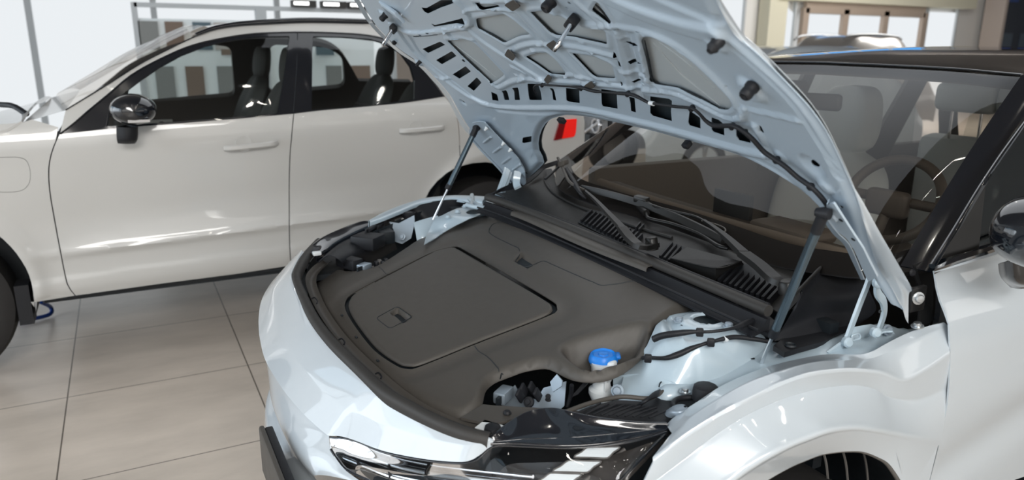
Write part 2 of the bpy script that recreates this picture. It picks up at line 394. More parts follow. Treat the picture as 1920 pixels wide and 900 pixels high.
st(slab('floor', (-14.2, -7, -0.1), (4.2, 30, 0), 'floor_tile'))
st(slab('ceiling', (-14.2, -7, 4.6), (4.2, 30, 4.7), 'ceiling'))
# left wall: white structure below and above a band of frosted glazing
def wp(px, py): return P(px, py, x=XW)
yb = [wp(-400, 0)[1], wp(716, 90)[1]]                                # glazed part
st(slab('wall_left', (XW-.2, -7, 0), (XW-.05, 30, 4.6), 'wall_white'))
g = quad('window_1', [(XW, yb[0], 0.0), (XW, yb[1], 0.0), (XW, yb[1], 4.6), (XW, yb[0], 4.6)], 'frosted'); st(g)
for px in (-150, 60, 292, 521):
    y = wp(px, 60)[1]; slab('mullion', (XW, y-.045, 0), (XW+.10, y+.045, 4.6), 'mullion', g)
for z in (3.6,): slab('mullion', (XW, yb[0], z-.03), (XW+.06, yb[1], z+.03), 'mullion', g)
# small window panes with crossbars, and the beige wall seen through the rear side glass
y0, y1 = wp(698, 90)[1], wp(712, 90)[1]
st(slab('wall_back', (XW+.02, yb[1], 0), (XW+.06, wp(1185, 40)[1], 4.6), 'wall_beige'))
# right part: white wall, cream pillar, bronze glazed doors, cream beam
w2 = wp(1185, 40)[1]
for (a, b, n) in ((1240, 1385, 2), (1457, 1480, 3), (1730, 1783, 4)):
    q = quad('window_%d' % n, [(XW+.08, wp(a, 50)[1], 0.1), (XW+.08, wp(b, 50)[1], 0.1), (XW+.08, wp(b, 50)[1], 4.2 if n == 2 else wp(b, 24)[2]), (XW+.08, wp(a, 50)[1], 4.2 if n == 2 else wp(a, 5 if n == 3 else 22)[2])], 'frosted'); st(q)
    ya, yc = wp(a, 50)[1], wp(b, 50)[1]
    slab('window_frame', (XW+.05, ya-.06, 0), (XW+.14, ya, 4.2), 'mullion', q); slab('window_frame', (XW+.05, yc, 0), (XW+.14, yc+.06, 4.2), 'mullion', q)
st(slab('trim_1', (XW, wp(1422, 30)[1], 0), (XW+.35, wp(1455, 30)[1], 4.6), 'cream'))
st(slab('trim_2', (XW, wp(1440, 10)[1], 2.74), (XW+.5, wp(1800, 10)[1], 3.05), 'cream'))
ds = quad('door_1', [(XW+.1, wp(1495, 40)[1], 0), (XW+.1, wp(1722, 40)[1], 0), (XW+.1, wp(1722, 40)[1], 2.45), (XW+.1, wp(1495, 40)[1], 2.45)], 'frosted'); st(ds)
zt = wp(1600, 27)[2]
for px in (1497, 1572, 1647, 1720):
    y = wp(px, 50)[1]; slab('door_frame', (XW+.1, y-.10, 0), (XW+.22, y+.10, zt+.1), 'bronze', ds)
slab('door_frame', (XW+.1, wp(1497, 40)[1], zt-.02), (XW+.22, wp(1720, 40)[1], zt+.28), 'bronze', ds)
q = slab('exit_sign', (XW+.5, wp(1672, 5)[1], 2.98), (XW+.62, wp(1692, 5)[1], 3.12), 'plastic_dark'); tag(q, 'small dark sign box on the cream beam over the entrance doors', 'sign')
# dark glazed room at the far right
yd = wp(1836, 40)[1]
st(slab('wall_right', (XW+.1, yd, 0), (XW+.7, yd+.12, 4.6), 'wall_beige'))
st(slab('window_5', (XW+.2, yd+.12, 0), (XW+.3, 30, 4.6), 'dark_blue'))
for a, b in ((1838, 1880), (1886, 1935)):
    for zz, m_ in (((0.8, 2.1), 'dark_pane'), ((3.0, 4.2), 'navy_pane')):
        q = slab('window_6', (XW+.3, wp(a, 60)[1]+.25, zz[0]), (XW+.32, wp(b, 60)[1], zz[1]), m_); st(q)
st(slab('wall_far', (-14.2, 29.9, 0), (4.2, 30, 4.6), 'wall_white'))
# walls behind and beside the camera: tall glazed front the paint reflects
st(slab('wall_front', (-14.2, -7.1, 0), (4.2, -7, 4.6), 'wall_white'))
st(slab('wall_side', (4.1, -7, 0), (4.2, 30, 4.6), 'wall_white'))
def glazing(n, axis, c, a0, a1, k, z0, z1, m_):
    for i in range(k):
        s0 = a0+(a1-a0)*i/k+.06; s1 = a0+(a1-a0)*(i+1)/k-.06
        if axis == 'y': q = quad('window_%d' % (n+i), [(s0, c, z0), (s1, c, z0), (s1, c, z1), (s0, c, z1)], m_)
        else: q = quad('window_%d' % (n+i), [(c, s0, z0), (c, s1, z0), (c, s1, z1), (c, s0, z1)], m_)
        st(q)
glazing(10, 'y', -6.96, -13, 3.4, 7, 0.3, 3.3, 'day_front')
glazing(20, 'y', -6.96, -13, 3.4, 7, 3.45, 4.4, 'pale_sky')
glazing(30, 'x', 4.06, -6, 10, 6, 1.0, 2.9, 'day_side')
glazing(40, 'y', 29.85, -9, 3.4, 5, 1.2, 3.3, 'frosted')
# high clerestory panes above the doors and ceiling spotlights
for i in range(4):
    a_, b_ = wp(1480+i*64, 50)[1], wp(1480+i*64+56, 50)[1]
    st(quad('window_%d' % (50+i), [(XW+.02, a_, 3.25), (XW+.02, b_, 3.25), (XW+.02, b_, 4.45), (XW+.02, a_, 4.45)], 'blue_sky'))
for i, (x, y) in enumerate([(-0.4, -2.6), (-1.6, -2.7), (-2.8, -2.8), (-2.8, -1.5), (-1.6, -1.4), (-0.4, -1.3), (2.6, 0.6), (2.6, 1.6), (2.6, 2.6), (2.6, 3.6), (1.3, 0.9), (1.3, 2.1), (1.3, 3.3), (-6.5, 5), (-5.2, 5.4), (-3.9, 5.8), (-2.6, 6.2), (-1.3, 6.6), (0, 7.0), (-3, 9), (-5, 9)] + [(x_, y_) for x_ in (-.9, .3, 1.5, 2.7, 3.7) for y_ in (-4.2, -2.0, -.2, .9+.3, 2.9, 4.4)]):
    q = lathe('ceiling_spotlight', (x, y, 4.6), (0, 0, -1), [(0, .01), (.065, .01), (.07, .02), (.085, .02), (.095, 0)], 'white_plastic', seg=16)
    tag(q, 'small round recessed spotlight in the ceiling', 'ceiling light', 'ceiling spotlights')
    lathe('bulb', (x, y, 4.6), (0, 0, -1), [(0, .022), (.048, .022), (.048, .012)], 'spot_emit', q, seg=16)
# display frame with curtain-like sample panels, behind the estate's windows
XD = -9.5
def dp(px, py): return P(px, py, x=XD)
df = empty('display_frame', (XD, dp(470, 60)[1], 0)); tag(df, 'grey metal frame hung with brown, white and grey sample panels behind the white SUV', 'display frame')
yA, yB = dp(252, 20)[1], dp(735, 20)[1]; zT = dp(252, 4)[2]
slab('post', (XD-.03, yA-.03, 0), (XD+.03, yA+.03, zT), 'mullion', df)
slab('post', (XD-.05, dp(488, 20)[1]-.06, 0), (XD+.05, dp(488, 20)[1]+.06, zT-.03), 'mullion', df)
slab('post', (XD-.03, yB-.03, 0), (XD+.03, yB+.03, zT), 'mullion', df)
slab('top_rail', (XD-.03, yA, zT-.05), (XD+.03, yB, zT), 'mullion', df)
MT['p_brown'] = mat('p_brown', (0.20, 0.15, 0.12), 0.8, noise=.05); MT['p_grey'] = mat('p_grey', (0.24, 0.25, 0.245), 0.8, noise=.05)
MT['p_teal'] = mat('p_teal', (0.10, 0.15, 0.18), 0.8, noise=.05); MT['p_lite'] = mat('p_lite', (0.45, 0.43, 0.41), 0.8, noise=.05)
MT['p_white'] = mat('p_white', (0.80, 0.86, 0.88), 0.7, noise=.05)
zP = dp(300, 40)[2]
slab('back_panel', (XD-.02, dp(262, 60)[1], 0.5), (XD, dp(700, 60)[1], zP+.03), 'p_white', df)
for a, b, m_ in ((260, 297, 'p_grey'), (310, 344, 'p_brown'), (362, 396, 'p_teal'), (402, 436, 'p_lite'), (452, 488, 'p_teal'), (282, 318, 'p_grey'), (340, 374, 'p_brown'), (400, 432, 'p_grey'), (470, 500, 'p_brown'), (607, 636, 'p_grey'), (655, 690, 'p_brown')):
    up = b < 437 and a in (260, 310, 362, 402)
    slab('sample_panel', (XD, dp(a, 60)[1], zP-.31 if up else 0.5), (XD+.03, dp(b, 60)[1], zP if up else dp(400, 124)[2]), m_, df)
slab('sample_board', (XD+.12, dp(412, 95)[1], dp(412, 103)[2]), (XD+.16, dp(446, 95)[1], dp(412, 92)[2]), 'p_brown', df)
slab('sample_board', (XD+.12, dp(588, 95)[1], dp(588, 103)[2]), (XD+.16, dp(620, 95)[1], dp(588, 83)[2]), 'p_teal', df)
# track lights right of the frame
for (a, b), w_ in zip(((545, 589), (600, 645), (650, 690)), ('leftmost of the three', 'middle one of the three', 'rightmost of the three')):
    q = slab('track_light', (XD-.03, dp(a, 5)[1], zT-.001), (XD+.12, dp(b, 5)[1], dp(560, 1)[2]), 'trim_dark'); tag(q, 'grey box lamp with white lit face, '+w_+' above the white SUV', 'lamp', 'box lamps in a row above the white SUV')
    slab('lit_face', (XD+.12, dp(a+2, 5)[1], dp(560, 10)[2]), (XD+.125, dp(b-14, 5)[1], dp(560, 4)[2]), 'strip_emit', q)
# ================================================================== WHITE SUV BEHIND
est = empty('car', (-4.93, 0.6, 0)); tag(est, 'pearl white SUV with black window trim and black door mirror, parked behind the open-hood car', 'car')
PT = cr([(.30, -.10), (.36, -.06), (.40, -.03), (.45, -.012), (.50, -.009), (.512, -.014), (.56, -.016), (.60, -.012), (.628, .006), (.66, -.006), (.72, -.018), (.80, -.024), (.92, -.012), (1.06, 0), (1.15, 0.002), (1.22, -.012), (1.27, -.035), (1.40, -.09), (1.55, -.165), (1.66, -.235), (1.72, -.29), (1.76, -.36)], 400)
PF = cr([(.30, -.10), (.36, -.06), (.40, -.02), (.45, 0.0), (.50, -.004), (.512, -.012), (.56, -.012), (.66, -.006), (.80, -.004), (.95, 0), (1.06, 0), (1.15, 0.002), (1.22, -.012), (1.27, -.035), (1.40, -.09), (1.55, -.165), (1.66, -.235), (1.72, -.29), (1.76, -.36)], 400)
def est_W(y, z):
    y = np.asarray(y, float); z = np.asarray(z, float); v = z-.035*(y-.2)*(z < 1.3)*np.clip((1.3-z)/.1, 0, 1)
    f = sstep(-.62, -.1, y)*(1-sstep(1.0, 1.7, y)*.7)
    p = np.interp(v, PT[:, 0], PT[:, 1])*f + np.interp(v, PF[:, 0], PF[:, 1])*(1-f)
    pl = -.035*np.clip((y-.7)/1.6, -3, 3)**2
    # rear wheel-arch flare
    r = np.hypot(y-1.98, z-.52); fl = .022*np.exp(-((r-.44)/.05)**2)*(y > 1.2)*(y < 3)
    r2 = np.hypot(y+.93, z-.45); fl = fl + .02*np.exp(-((r2-.47)/.05)**2)*(y < 0)
    return p+pl+fl
ES = Surf((-4.0, 0, 0), (0, 1, 0), (0, 0, 1), (1, 0, 0), est_W)
EF = Surf((-5.86, 0, 0), (0, 1, 0), (0, 0, 1), (-1, 0, 0), est_W)
def eh(L, d=0): return [tuple(ES.hit(px, py, d)) for px, py in L]
doorF = [(112.5, 251), (103, 272), (95, 298), (92.5, 325), (95, 362), (104, 415), (114, 469), (126, 528), (133, 543), (142, 554)]
bsp = [(550, 212), (546.5, 250), (543, 290), (541.5, 340), (541.5, 400), (542, 450), (543.5, 480), (545, 498)]
belt = [(112.5, 251), (160, 246), (217, 240), (300, 234), (400, 226), (480, 219.5), (550, 213)]
belt2 = [(550, 213), (600, 207), (680, 200), (760, 192), (833, 181)]
rcut = [(833, 181), (846, 197), (856, 218), (860, 250), (862, 300), (862, 310)]
archR = [(797, 373), (806, 356), (820, 339), (838, 324), (860, 312.5), (885, 306), (912, 304), (935, 308), (960, 318), (990, 345), (1008, 380)]
sill2 = [(545, 498), (620, 486), (700, 473), (772, 461)]
trim_out = [(112.5, 251), (135, 234), (165, 208), (205, 175), (247, 140), (300, 110.5), (357, 86), (417, 71.5), (483, 62.5), (567, 60), (640, 62), (690, 66), (730, 76), (765, 97), (795, 130), (815, 156), (833, 181)]
g1 = [(201, 237), (290, 231.5), (400, 223), (520, 213), (533, 140), (543, 67.5), (500, 68), (467, 70), (420, 77.5), (383, 87), (340, 104), (300, 126), (262, 152), (220, 184), (208, 205)]
g2 = [(584, 207), (640, 202.5), (700, 197), (776, 187), (777, 150), (770, 125), (752, 100), (735, 88), (712, 78), (693, 73), (640, 69), (586, 68)]
dF = eh(cr(doorF, 24)); bS = eh(cr(bsp, 24)); bl = eh(cr(belt, 20)); bl2 = eh(cr(belt2, 16))
tO = eh(cr(trim_out, 60)); G1 = eh(fillet(g1, 3)); G2 = eh(fillet(g2, 3))
# body behind the gaps, with window openings
def shrink(L, dy): return [(a+dy, b) for a, b in L]
inner = [(dF[0][0]-.05, dF[0][1])] + tO[1:-1] + [(bl2[-1][0], bl2[-1][1]), (1.75, 1.0), (1.55, .75), (1.5, .42), (-.45, .38), (-.5, .6), (-.42, .9)]
patch('body_shell', ES, inner, 'void', est, .12, .01, holes=[G1, G2], d=-.016)
q = patch('front_door', ES, bl + bS[1:] + [(bS[-1][0]-.03, bS[-1][1]-.0)] + eh([(440, 514), (300, 532)]) + dF[::-1][:-1], 'pearl_paint', est, .014, .003); fdoor = q
q = patch('rear_door', ES, shrink(bl2, .004)[:1] + bl2[1:] + eh(cr(rcut, 14))[1:] + eh([(838, 324), (820, 339), (806, 356), (797, 373), (783, 420), (772, 461)]) + eh(sill2[::-1][1:-1]) + shrink(bS[::-1], .005)[:-1], 'pearl_paint', est, .014, .003); rdoor = q
# fender, sill tail, charging flap
ar = [(-.93+.455*math.cos(t), .45+.455*math.sin(t)) for t in np.radians(np.linspace(-12, 192, 40))]
a0 = eh([(58, 567)])[0]
top = eh([(123, 207), (60, 224), (43, 230)]); tF = [(-1.7, top[2][1]-.10)]
fen = [a0] + ar + [(-1.75, .42), (-1.75, 1.02)] + [(-1.3, top[2][1]-.05), (-.9, top[2][1]-.02), top[2], top[1], (dF[0][0]-.004, dF[0][1]+.03)] + shrink(dF, -.005)[1:]
flapc = [(-20, 295), (34, 294), (50, 299), (57.5, 318), (57, 342), (46, 356), (30, 360.5), (-20, 361)]
FL = eh(fillet(flapc, 10)); 
patch('front_fender', ES, fen, 'pearl_paint', est, .014, .004, holes=[FL])
cxy = np.mean(FL, axis=0)
patch('fuel_flap', ES, [tuple(cxy+(np.array(p)-cxy)*.975) for p in FL], 'pearl_paint', est, .03, .003, d=.0005)
patch('flap_gap_shade', ES, [tuple(cxy+(np.array(p)-cxy)*1.1) for p in FL], 'void', est, .1, .003, d=-.01)  # dark sheet that gives the gap round the flap its shade
# quarter panel with tail lamp
qp = shrink(eh(cr(rcut, 14)), .005) + eh(archR[4:]) + [(2.42, .42), (2.62, .45), (2.66, .9), (2.64, 1.15), (2.45, 1.33), (2.1, 1.36), (1.8, 1.34)]
patch('quarter_panel', ES, qp, 'pearl_paint', est, .014, .004)
# A pillar / roof side between trim and screen
rail = [(367, 65), (400, 53), (440, 46), (483, 42.5), (567, 38.5), (640, 39.5), (700, 42), (760, 50)]
ap = eh(cr([(123, 207), (200, 160), (262, 121), (310, 96), (357, 73), (372, 66), (400, 56), (440, 49), (483, 46), (567, 42), (640, 43), (700, 46), (770, 56)], 50))
cant = [dF[0]] + ap + [(ap[-1][0]+.5, ap[-1][1]-.10), (bl2[-1][0]+.5, bl2[-1][1]+.03), (bl2[-1][0]+.02, bl2[-1][1])] + tO[::-1][:-1]
patch('roof_side', ES, cant, 'pearl_paint', est, .04, .004)
rl = [ES.at(px, py, .0, .012) for px, py in rail] + [np.array([-4.30, 2.25, 1.66]), np.array([-4.34, 2.6, 1.58])]
tube('roof_rail', rl, [.010, .017, .017, .017, .017, .012], 'black_paint', est, 10, 60)
tr = patch('window_trim', ES, tO + bl2[::-1][1:] + bl[::-1][1:-1], 'black_paint', est, .05, .01, holes=[G1, G2], d=.003)
tube('trim_strip', [ES.at(px, py, .003, .002) for px, py in trim_out], .004, 'black_paint', tr, 6, 60)
gf = patch('front_window', ES, G1, 'side_glass', est, .06, 0, d=-.006)
gr = patch('rear_window', ES, G2, 'side_glass', est, .06, 0, d=-.006)
tube('seam', [ES.at(569/1.02, 62, .004), ES.at(556, 130, .004), ES.at(550, 211, .004)], .0022, 'void', tr, 6, 16)
tube('divider', [ES.at(220, 180, .0), ES.at(205, 210, .0), ES.at(199, 238, .0)], .006, 'black_paint', tr, 8, 16)
for pts_ in ([(136, 233), (217, 226)],): pass
# underside and far side
slab('floor_pan', (-5.75, -.45, .345), (-4.12, 2.3, .38), 'void', est)
slab('side_skirt', (-4.25, -.42, .375), (-4.075, 1.5, .392), 'void', est)
farb = [(-.28, 1.17)] + tO[2:-1] + [(bl2[-1][0]+.4, 1.33), (2.3, 1.1), (2.3, .4), (1.5, .4), (-.45, .4)]
rearq = [(1.66, 1.30), (1.92, 1.32), (1.84, 1.48), (1.60, 1.56), (1.58, 1.42)]
FG1 = fillet([(.02, 1.20), (.74, 1.25), (.72, 1.60), (.50, 1.625), (.28, 1.55), (.08, 1.40)], .05); FG2 = fillet([(.98, 1.26), (1.55, 1.30), (1.52, 1.52), (1.40, 1.60), (.98, 1.62)], .06)
patch('side_body', EF, farb, 'trim_dark', est, .1, .05, holes=[FG1, FG2])
patch('front_window', EF, FG1, 'side_glass', est, .1, 0, d=-.01); patch('rear_window', EF, FG2, 'side_glass', est, .1, 0, d=-.01)
# roof, screens, bonnet
def mir(p): return np.array([-9.86-p[0], p[1], p[2]])
rn = [ES.at(px, py) for px, py in ((400, 55), (483, 44), (567, 40), (640, 41), (770, 54))] + [np.array([-4.33, 2.45, 1.60])]
def lift(a, b, f, up, fw=0): return [p*(1-f)+q_*f+np.array([0, -fw, up]) for p, q_ in zip(a, b)]
rf = [mir(p) for p in rn]
loft('roof', [rn, lift(rn, rf, .25, .018), lift(rn, rf, .5, .025), lift(rn, rf, .75, .018), rf], 'pearl_paint', est, 40, 30, .03)
loft('headliner', [[p-np.array([0.02, 0, .05]) for p in rn], [p-np.array([-.02, 0, .05]) for p in rf]], 'headliner', est, 20, 6, straight=True)
wn = [ES.at(px, py, 0, .0) for px, py in ((123, 207), (200, 160), (262, 121), (310, 96), (357, 73), (400, 55))]
wf = [mir(p) for p in wn]
scr = loft('windshield', [wn, lift(wn, wf, .12, .02, .03), lift(wn, wf, .35, .03, .07), lift(wn, wf, .65, .03, .07), lift(wn, wf, .88, .02, .03), wf], 'windscreen', est, 30, 30)
tube('windshield_seal', [p+np.array([.004, 0, .002]) for p in wn], .003, 'black_paint', est, 8, 40)
hn = [ES.at(43, 230), ES.at(0, 250), np.array([-4.10, -1.1, 1.06]), np.array([-4.2, -1.7, .95])]; hf = [mir(p) for p in hn]
loft('bonnet', [hn, lift(hn, hf, .1, .012), lift(hn, hf, .3, .026), lift(hn, hf, .5, .03), lift(hn, hf, .7, .026), lift(hn, hf, .9, .012), hf], 'pearl_paint', est, 20, 40, .01)
cw = [P(52, 222, x=-4.12), P(5, 200, x=-4.5), P(-30, 196, x=-4.9)]
loft('cowl', [[hn[0], mir(hn[0])], [wn[0]-np.array([0, 0.0, 0]), wf[0]]], 'pearl_paint', est, 20, 6, straight=True)
tube('wiper', [P(50, 214, x=-4.35), P(25, 199, x=-4.45), P(0, 196, x=-4.55)], .014, 'plastic_dark', est, 8)
loft('tailgate', [[np.array([-4.34, 2.6, 1.56]), np.array([-5.52, 2.6, 1.56])], [np.array([-4.20, 2.72, 1.15]), np.array([-5.66, 2.72, 1.15])], [np.array([-4.25, 2.72, .5]), np.array([-5.6, 2.72, .5])]], 'pearl_paint', est, 20, 12, .02)
# tail lamp
tl = eh([(1060, 224), (1080, 222), (1078, 248), (1075, 256), (1038, 262), (1045, 246), (1052, 224)])
tlm = patch('tail_lamp', ES, fillet(tl, .01), 'red_lamp', est, .05, .02, d=.012)
patch('lamp_edge', ES, eh([(1048, 224), (1059, 224), (1051, 259.5), (1037, 262.5)]), 'dark_red', tlm, .05, .012, d=.018)
# wheels
def wheel(name, c, r, parent, rimr, spokes=5, side=1, wth=.23):
    c = np.array(c, float); ax = np.array([side, 0, 0])
    ty = lathe(name, c-ax*wth/2, ax, [(rimr, 0), (rimr+.02, -.005), (r-.05, .0), (r-.012, .015), (r, .05), (r, wth-.05), (r-.012, wth-.015), (r-.05, wth), (rimr+.02, wth+.004), (rimr, wth-.005), (rimr-.01, wth-.03), (rimr-.02, .02), (rimr, 0)], 'tyre', parent, 64)
    lathe('rim', c+ax*wth/2, ax, [(rimr+.003, -.01), (rimr-.012, -.003), (rimr-.022, -.03), (rimr-.03, -.15), (0, -.16)], 'wheel_grey', ty, 64)
    for k in range(spokes):
        a = 2*math.pi*k/spokes+.3
        for s_ in (-.12, .12):
            d = np.array([0, math.cos(a+s_), math.sin(a+s_)]); d0 = np.array([0, math.cos(a+s_*.3), math.sin(a+s_*.3)])
            strip('spoke', [c+ax*(wth/2-.035)+d0*.05, c+ax*(wth/2-.012)+d*(rimr*.6), c+ax*(wth/2-.014)+d*(rimr-.012)], [(-.017, -.012), (.017, -.012), (.012, .008), (-.012, .008)], 'wheel_grey', ty, 10, upv=(side, 0, 0))
    lathe('hub_cap', c+ax*(wth/2-.05), ax, [(.075, 0), (.07, .03), (.03, .038), (0, .038)], 'wheel_grey', ty, 24)
    return ty
wheel('wheel', (-4.19, -.93, .375), .375, est, .25)
wheel('wheel', (-4.20, 1.98, .40), .385, est, .255)
def archliner(name, c, r, x0, x1, parent):
    rows = [[np.array([x, c[0]+r*math.cos(t), c[1]+r*math.sin(t)]) for t in np.radians(np.linspace(-20, 200, 24))] for x in (x0, x1)]
    rows.append([np.array([x1, c[0]+.02*math.cos(t), c[1]+.02*math.sin(t)]) for t in np.radians(np.linspace(-20, 200, 24))])
    return loft(name, rows, 'void', parent, 40, straight=True)
archliner('wheel_arch_liner', (-.93, .45), .465, -4.03, -4.45, est); archliner('wheel_arch_liner', (1.98, .50), .455, -4.05, -4.5, est)
slab('mud_guard', (-4.20, -.56, .26), (-4.08, -.50, .46), 'plastic_dark', est)
# door handles
def handle(px0, px1, py0, py1, par, m_):
    a, b = ES.at(px0, py0), ES.at(px1, py1); n = np.array([1, 0, 0]); d = b-a
    h = strip('handle', [a+n*.012, a+n*.036+d*.12, a+n*.042+d*.5, a+n*.036+d*.88, b+n*.012], [(-.011, -.006), (-.014, .004), (-.008, .011), (.008, .011), (.014, .004), (.011, -.006)], m_, par, 30, upv=(1, 0, 0))
    return h
handle(421, 517, 277, 267, fdoor, 'pearl_paint'); handle(749, 829, 245, 238, rdoor, 'pearl_paint')
for (px, py, par) in ((457, 270, fdoor), (779, 240, rdoor)):
    c = ES.at(px, py); cc = ES.hit(px, py)
    lathe('handle_cup', c+np.array([.0015, 0, 0]), (1, 0, 0), [(0, -.001), (.035, .0003), (.041, .0015), (.043, .0)], 'pearl_paint', par, 28)
# door mirror
mc = P(250, 206, x=-3.86)
mh = loft('door_mirror', [[mc+np.array([0, .100*s1*k, 0.068*s2*k+dz]) + np.array([xo, 0, 0]) for s1, s2 in [(math.cos(t), math.sin(t)) for t in np.linspace(0, 2*math.pi, 25)]] for k, xo, dz in ((.55, -.14, 0), (.9, -.10, 0.004), (1.0, -.03, .003), (.93, .045, 0), (.6, .085, 0), (.05, .10, 0))], 'black_paint', est, 40, 30)
loft('mirror_foot', [[P(218+e, 238, x=-3.88)+np.array([dx, 0, 0]) for e, dx in ((0, 0), (20, .03), (42, 0), (20, -.1), (0, 0))], [P(218+e, 262, x=-3.89)+np.array([dx, 0, 0]) for e, dx in ((1, 0), (20, .03), (40, 0), (20, -.08), (1, 0))], [P(220+e, 269, x=-3.91)+np.array([dx, 0, 0]) for e, dx in ((1, 0), (18, .02), (34, 0), (18, -.05), (1, 0))]], 'plastic_dark', mh, 20, 10)
slab('mirror_strip', P(240, 230, x=-3.79), P(281, 224, x=-3.775), 'chrome', mh)
# seats, dashboard, steering wheel, door card
def seat(par, c, m_='seat_dark', name='front_seat', s=1.0, yaw=0, rest=True, hr=True, wd=.25):
    c = np.array(c, float)
    def row(y, z, w_, d_): return [c+s*np.array([w_*a, y+d_*b, z]) for a, b in ((-1, 0), (-.92, -.7), (-.55, -.85), (0, -.7), (.55, -.85), (.92, -.7), (1, 0), (.9, .6), (0, .8), (-.9, .6), (-1, 0))]
    st_ = loft(name, [row(.26, .05, wd*.7, .04), row(.27, .07, wd*1.0, .07), row(.30, .25, wd*1.08, .08), row(.36, .45, wd*1.05, .075), row(.42, .60, wd*.85, .06), row(.44, .66, wd*.5, .04), row(.445, .675, wd*.05, .01)], m_, par, 60, 40)
    loft('seat_cushion', [[c+s*np.array([wd*a*k, y, z]) for a, z in ((-1, -.08), (-1.02, .03), (-.8, .075), (0, .05), (.8, .075), (1.02, .03), (1, -.08))] for y, k in ((-.28, .9), (-.26, 1), (0, 1.02), (.3, 1))], m_, st_, 40, 20)
    if hr:
        loft('headrest', [[c+s*np.array([w_*math.cos(t), y+.055*q*math.sin(t), z]) for t in np.linspace(0, 2*math.pi, 17)] for y, z, w_, q in ((.45, .66, .02, .2), (.45, .665, .10, .8), (.455, .71, .135, 1), (.465, .79, .14, 1), (.475, .85, .11, .8), (.48, .865, .03, .2))], m_, st_, 40, 30)
    return st_
seat(est, (-4.45, .42, .72)); seat(est, (-5.4, .42, .72)); seat(est, (-4.48, 1.28, .72), name='rear_seat'); seat(est, (-5.35, 1.28, .72), name='rear_seat')
slab('dashboard', (-5.7, -.35, .85), (-4.2, 0.02, 1.12), 'trim_dark', est, bevel=.04)
slab('rear_bench', (-5.6, 1.55, .6), (-4.3, 1.75, 1.18), 'seat_dark', est, bevel=.04)
tube('steering_wheel', [np.array([-4.45, .12, 1.0])+np.array([.18*math.cos(t), .06*math.sin(t), .17*math.sin(t)]) for t in np.linspace(0, 2*math.pi, 17)[:-1]], .016, 'trim_dark', est, 8, 48, closed=True)
slab('door_pull', (-5.74, .05, 1.02), (-5.70, .30, 1.08), 'steel', est)
tube('cable', [P(40, 553, z=.12), P(22, 585, z=.02), P(48, 598, z=.02), P(92, 590, z=.02), P(95, 576, z=.05), P(76, 566, z=.14)], .012, MT['navy_pane'], est, 8, 40)
# second car: white SUV front behind, and silver roofs
def far_car(c, col, label, rails=True):
    o = empty('car', (c[0], c[1], 0)); tag(o, label, 'car')
    rows = []
    for (y, zt_, w_) in ((-2.2, .75, .80), (-2.0, .95, .88), (-1.0, 1.05, .9), (-.3, 1.42, .66), (.2, c[2]-.02, .62), (.9, c[2], .62), (1.5, c[2]-.05, .62), (2.1, 1.15, .75), (2.3, .8, .8)):
        rows.append([np.array([c[0]+a*w_ if b > .9 else c[0]+a*.9, c[1]+y, zt_*b if b > .9 else min(.95, zt_)*b]) for a, b in ((-1, .3), (-1, .8), (-.97, .97), (-.5, 1), (0, 1.01), (.5, 1), (.97, .97), (1, .8), (1, .3))])
    loft('body', rows, col, o, 60, 60)
    if rails:
        for s_ in (-1, 1): tube('roof_rail', [np.array([c[0]+s_*.55, c[1]+y, c[2]+h]) for y, h in ((-.1, -.05), (.1, .03), (.7, .055), (1.3, .03), (1.5, -.03))], .022, 'wheel_grey', o, 8)
    for s_ in (-1, 1):
        for y in (-1.4, 1.4): wheel('wheel', (c[0]+s_*.8, c[1]+y, .34), .34, o, .23, side=s_)
    return o
c2 = far_car((-7.0, 6.95, 1.60), 'white_paint', 'white car with silver ribbed grille, seen just past the red tail lamp', False)
GS = YS(lambda a, b: 0*np.asarray(a, float), 4.72)
cg = GS.at(1108, 235)
gp = patch('grille', GS, fillet([(cg[0]-.36, cg[2]-.10), (cg[0]+.34, cg[2]-.12), (cg[0]+.40, cg[2]+.16), (cg[0]-.42, cg[2]+.18)], .05), 'plastic_dark', c2, .1, .03, side=1)
for k in range(22):
    x = cg[0]-.38+k*.034; slab('grille_rib', (x, cg[1]-.02, cg[2]-.08), (x+.012, cg[1]-.005, cg[2]+.15), 'chrome', gp)
ct = GS.at(1117, 236, -.03)
tube('badge_ring', [ct+np.array([.075*math.cos(t), 0, .075*math.sin(t)]) for t in np.linspace(0, 2*math.pi, 17)[:-1]], .014, 'chrome', gp, 8, 40, closed=True)
tube('badge_bar', [GS.at(1124, 229, -.03), GS.at(1092, 251, -.03)], .016, 'chrome', gp, 8)
MT['silver'] = mat('silver', (0.42, 0.40, 0.38), 0.3, 0.3, 0.8)
fp = P(1570, 72, y=11.9)
far_car((fp[0]-.1, 11.6, 1.80), 'silver', 'silver car with roof rails seen over the open-hood car\'s roof')
# ================================================================== OPEN-HOOD CAR: BODY
CX = -1.815
ex = empty('car', (CX, 1.3, 0)); tag(ex, 'white car with black roof in the foreground, its hood raised over the engine bay cover', 'car')
def PZ(L, z):
    n = len(L); zz = z if isinstance(z, (list, tuple)) else [z]
    zs = np.interp(np.linspace(0, 1, n), np.linspace(0, 1, len(zz)), zz); return [P(p[0], p[1], z=q) for p, q in zip(L, zs)]
def PX(L, x):
    n = len(L); xx = x if isinstance(x, (list, tuple)) else [x]
    xs = np.interp(np.linspace(0, 1, n), np.linspace(0, 1, len(xx)), xx); return [P(p[0], p[1], x=q) for p, q in zip(L, xs)]
def PY(L, y):
    n = len(L); yy = y if isinstance(y, (list, tuple)) else [y]
    ys = np.interp(np.linspace(0, 1, n), np.linspace(0, 1, len(yy)), yy); return [P(p[0], p[1], y=q) for p, q in zip(L, ys)]
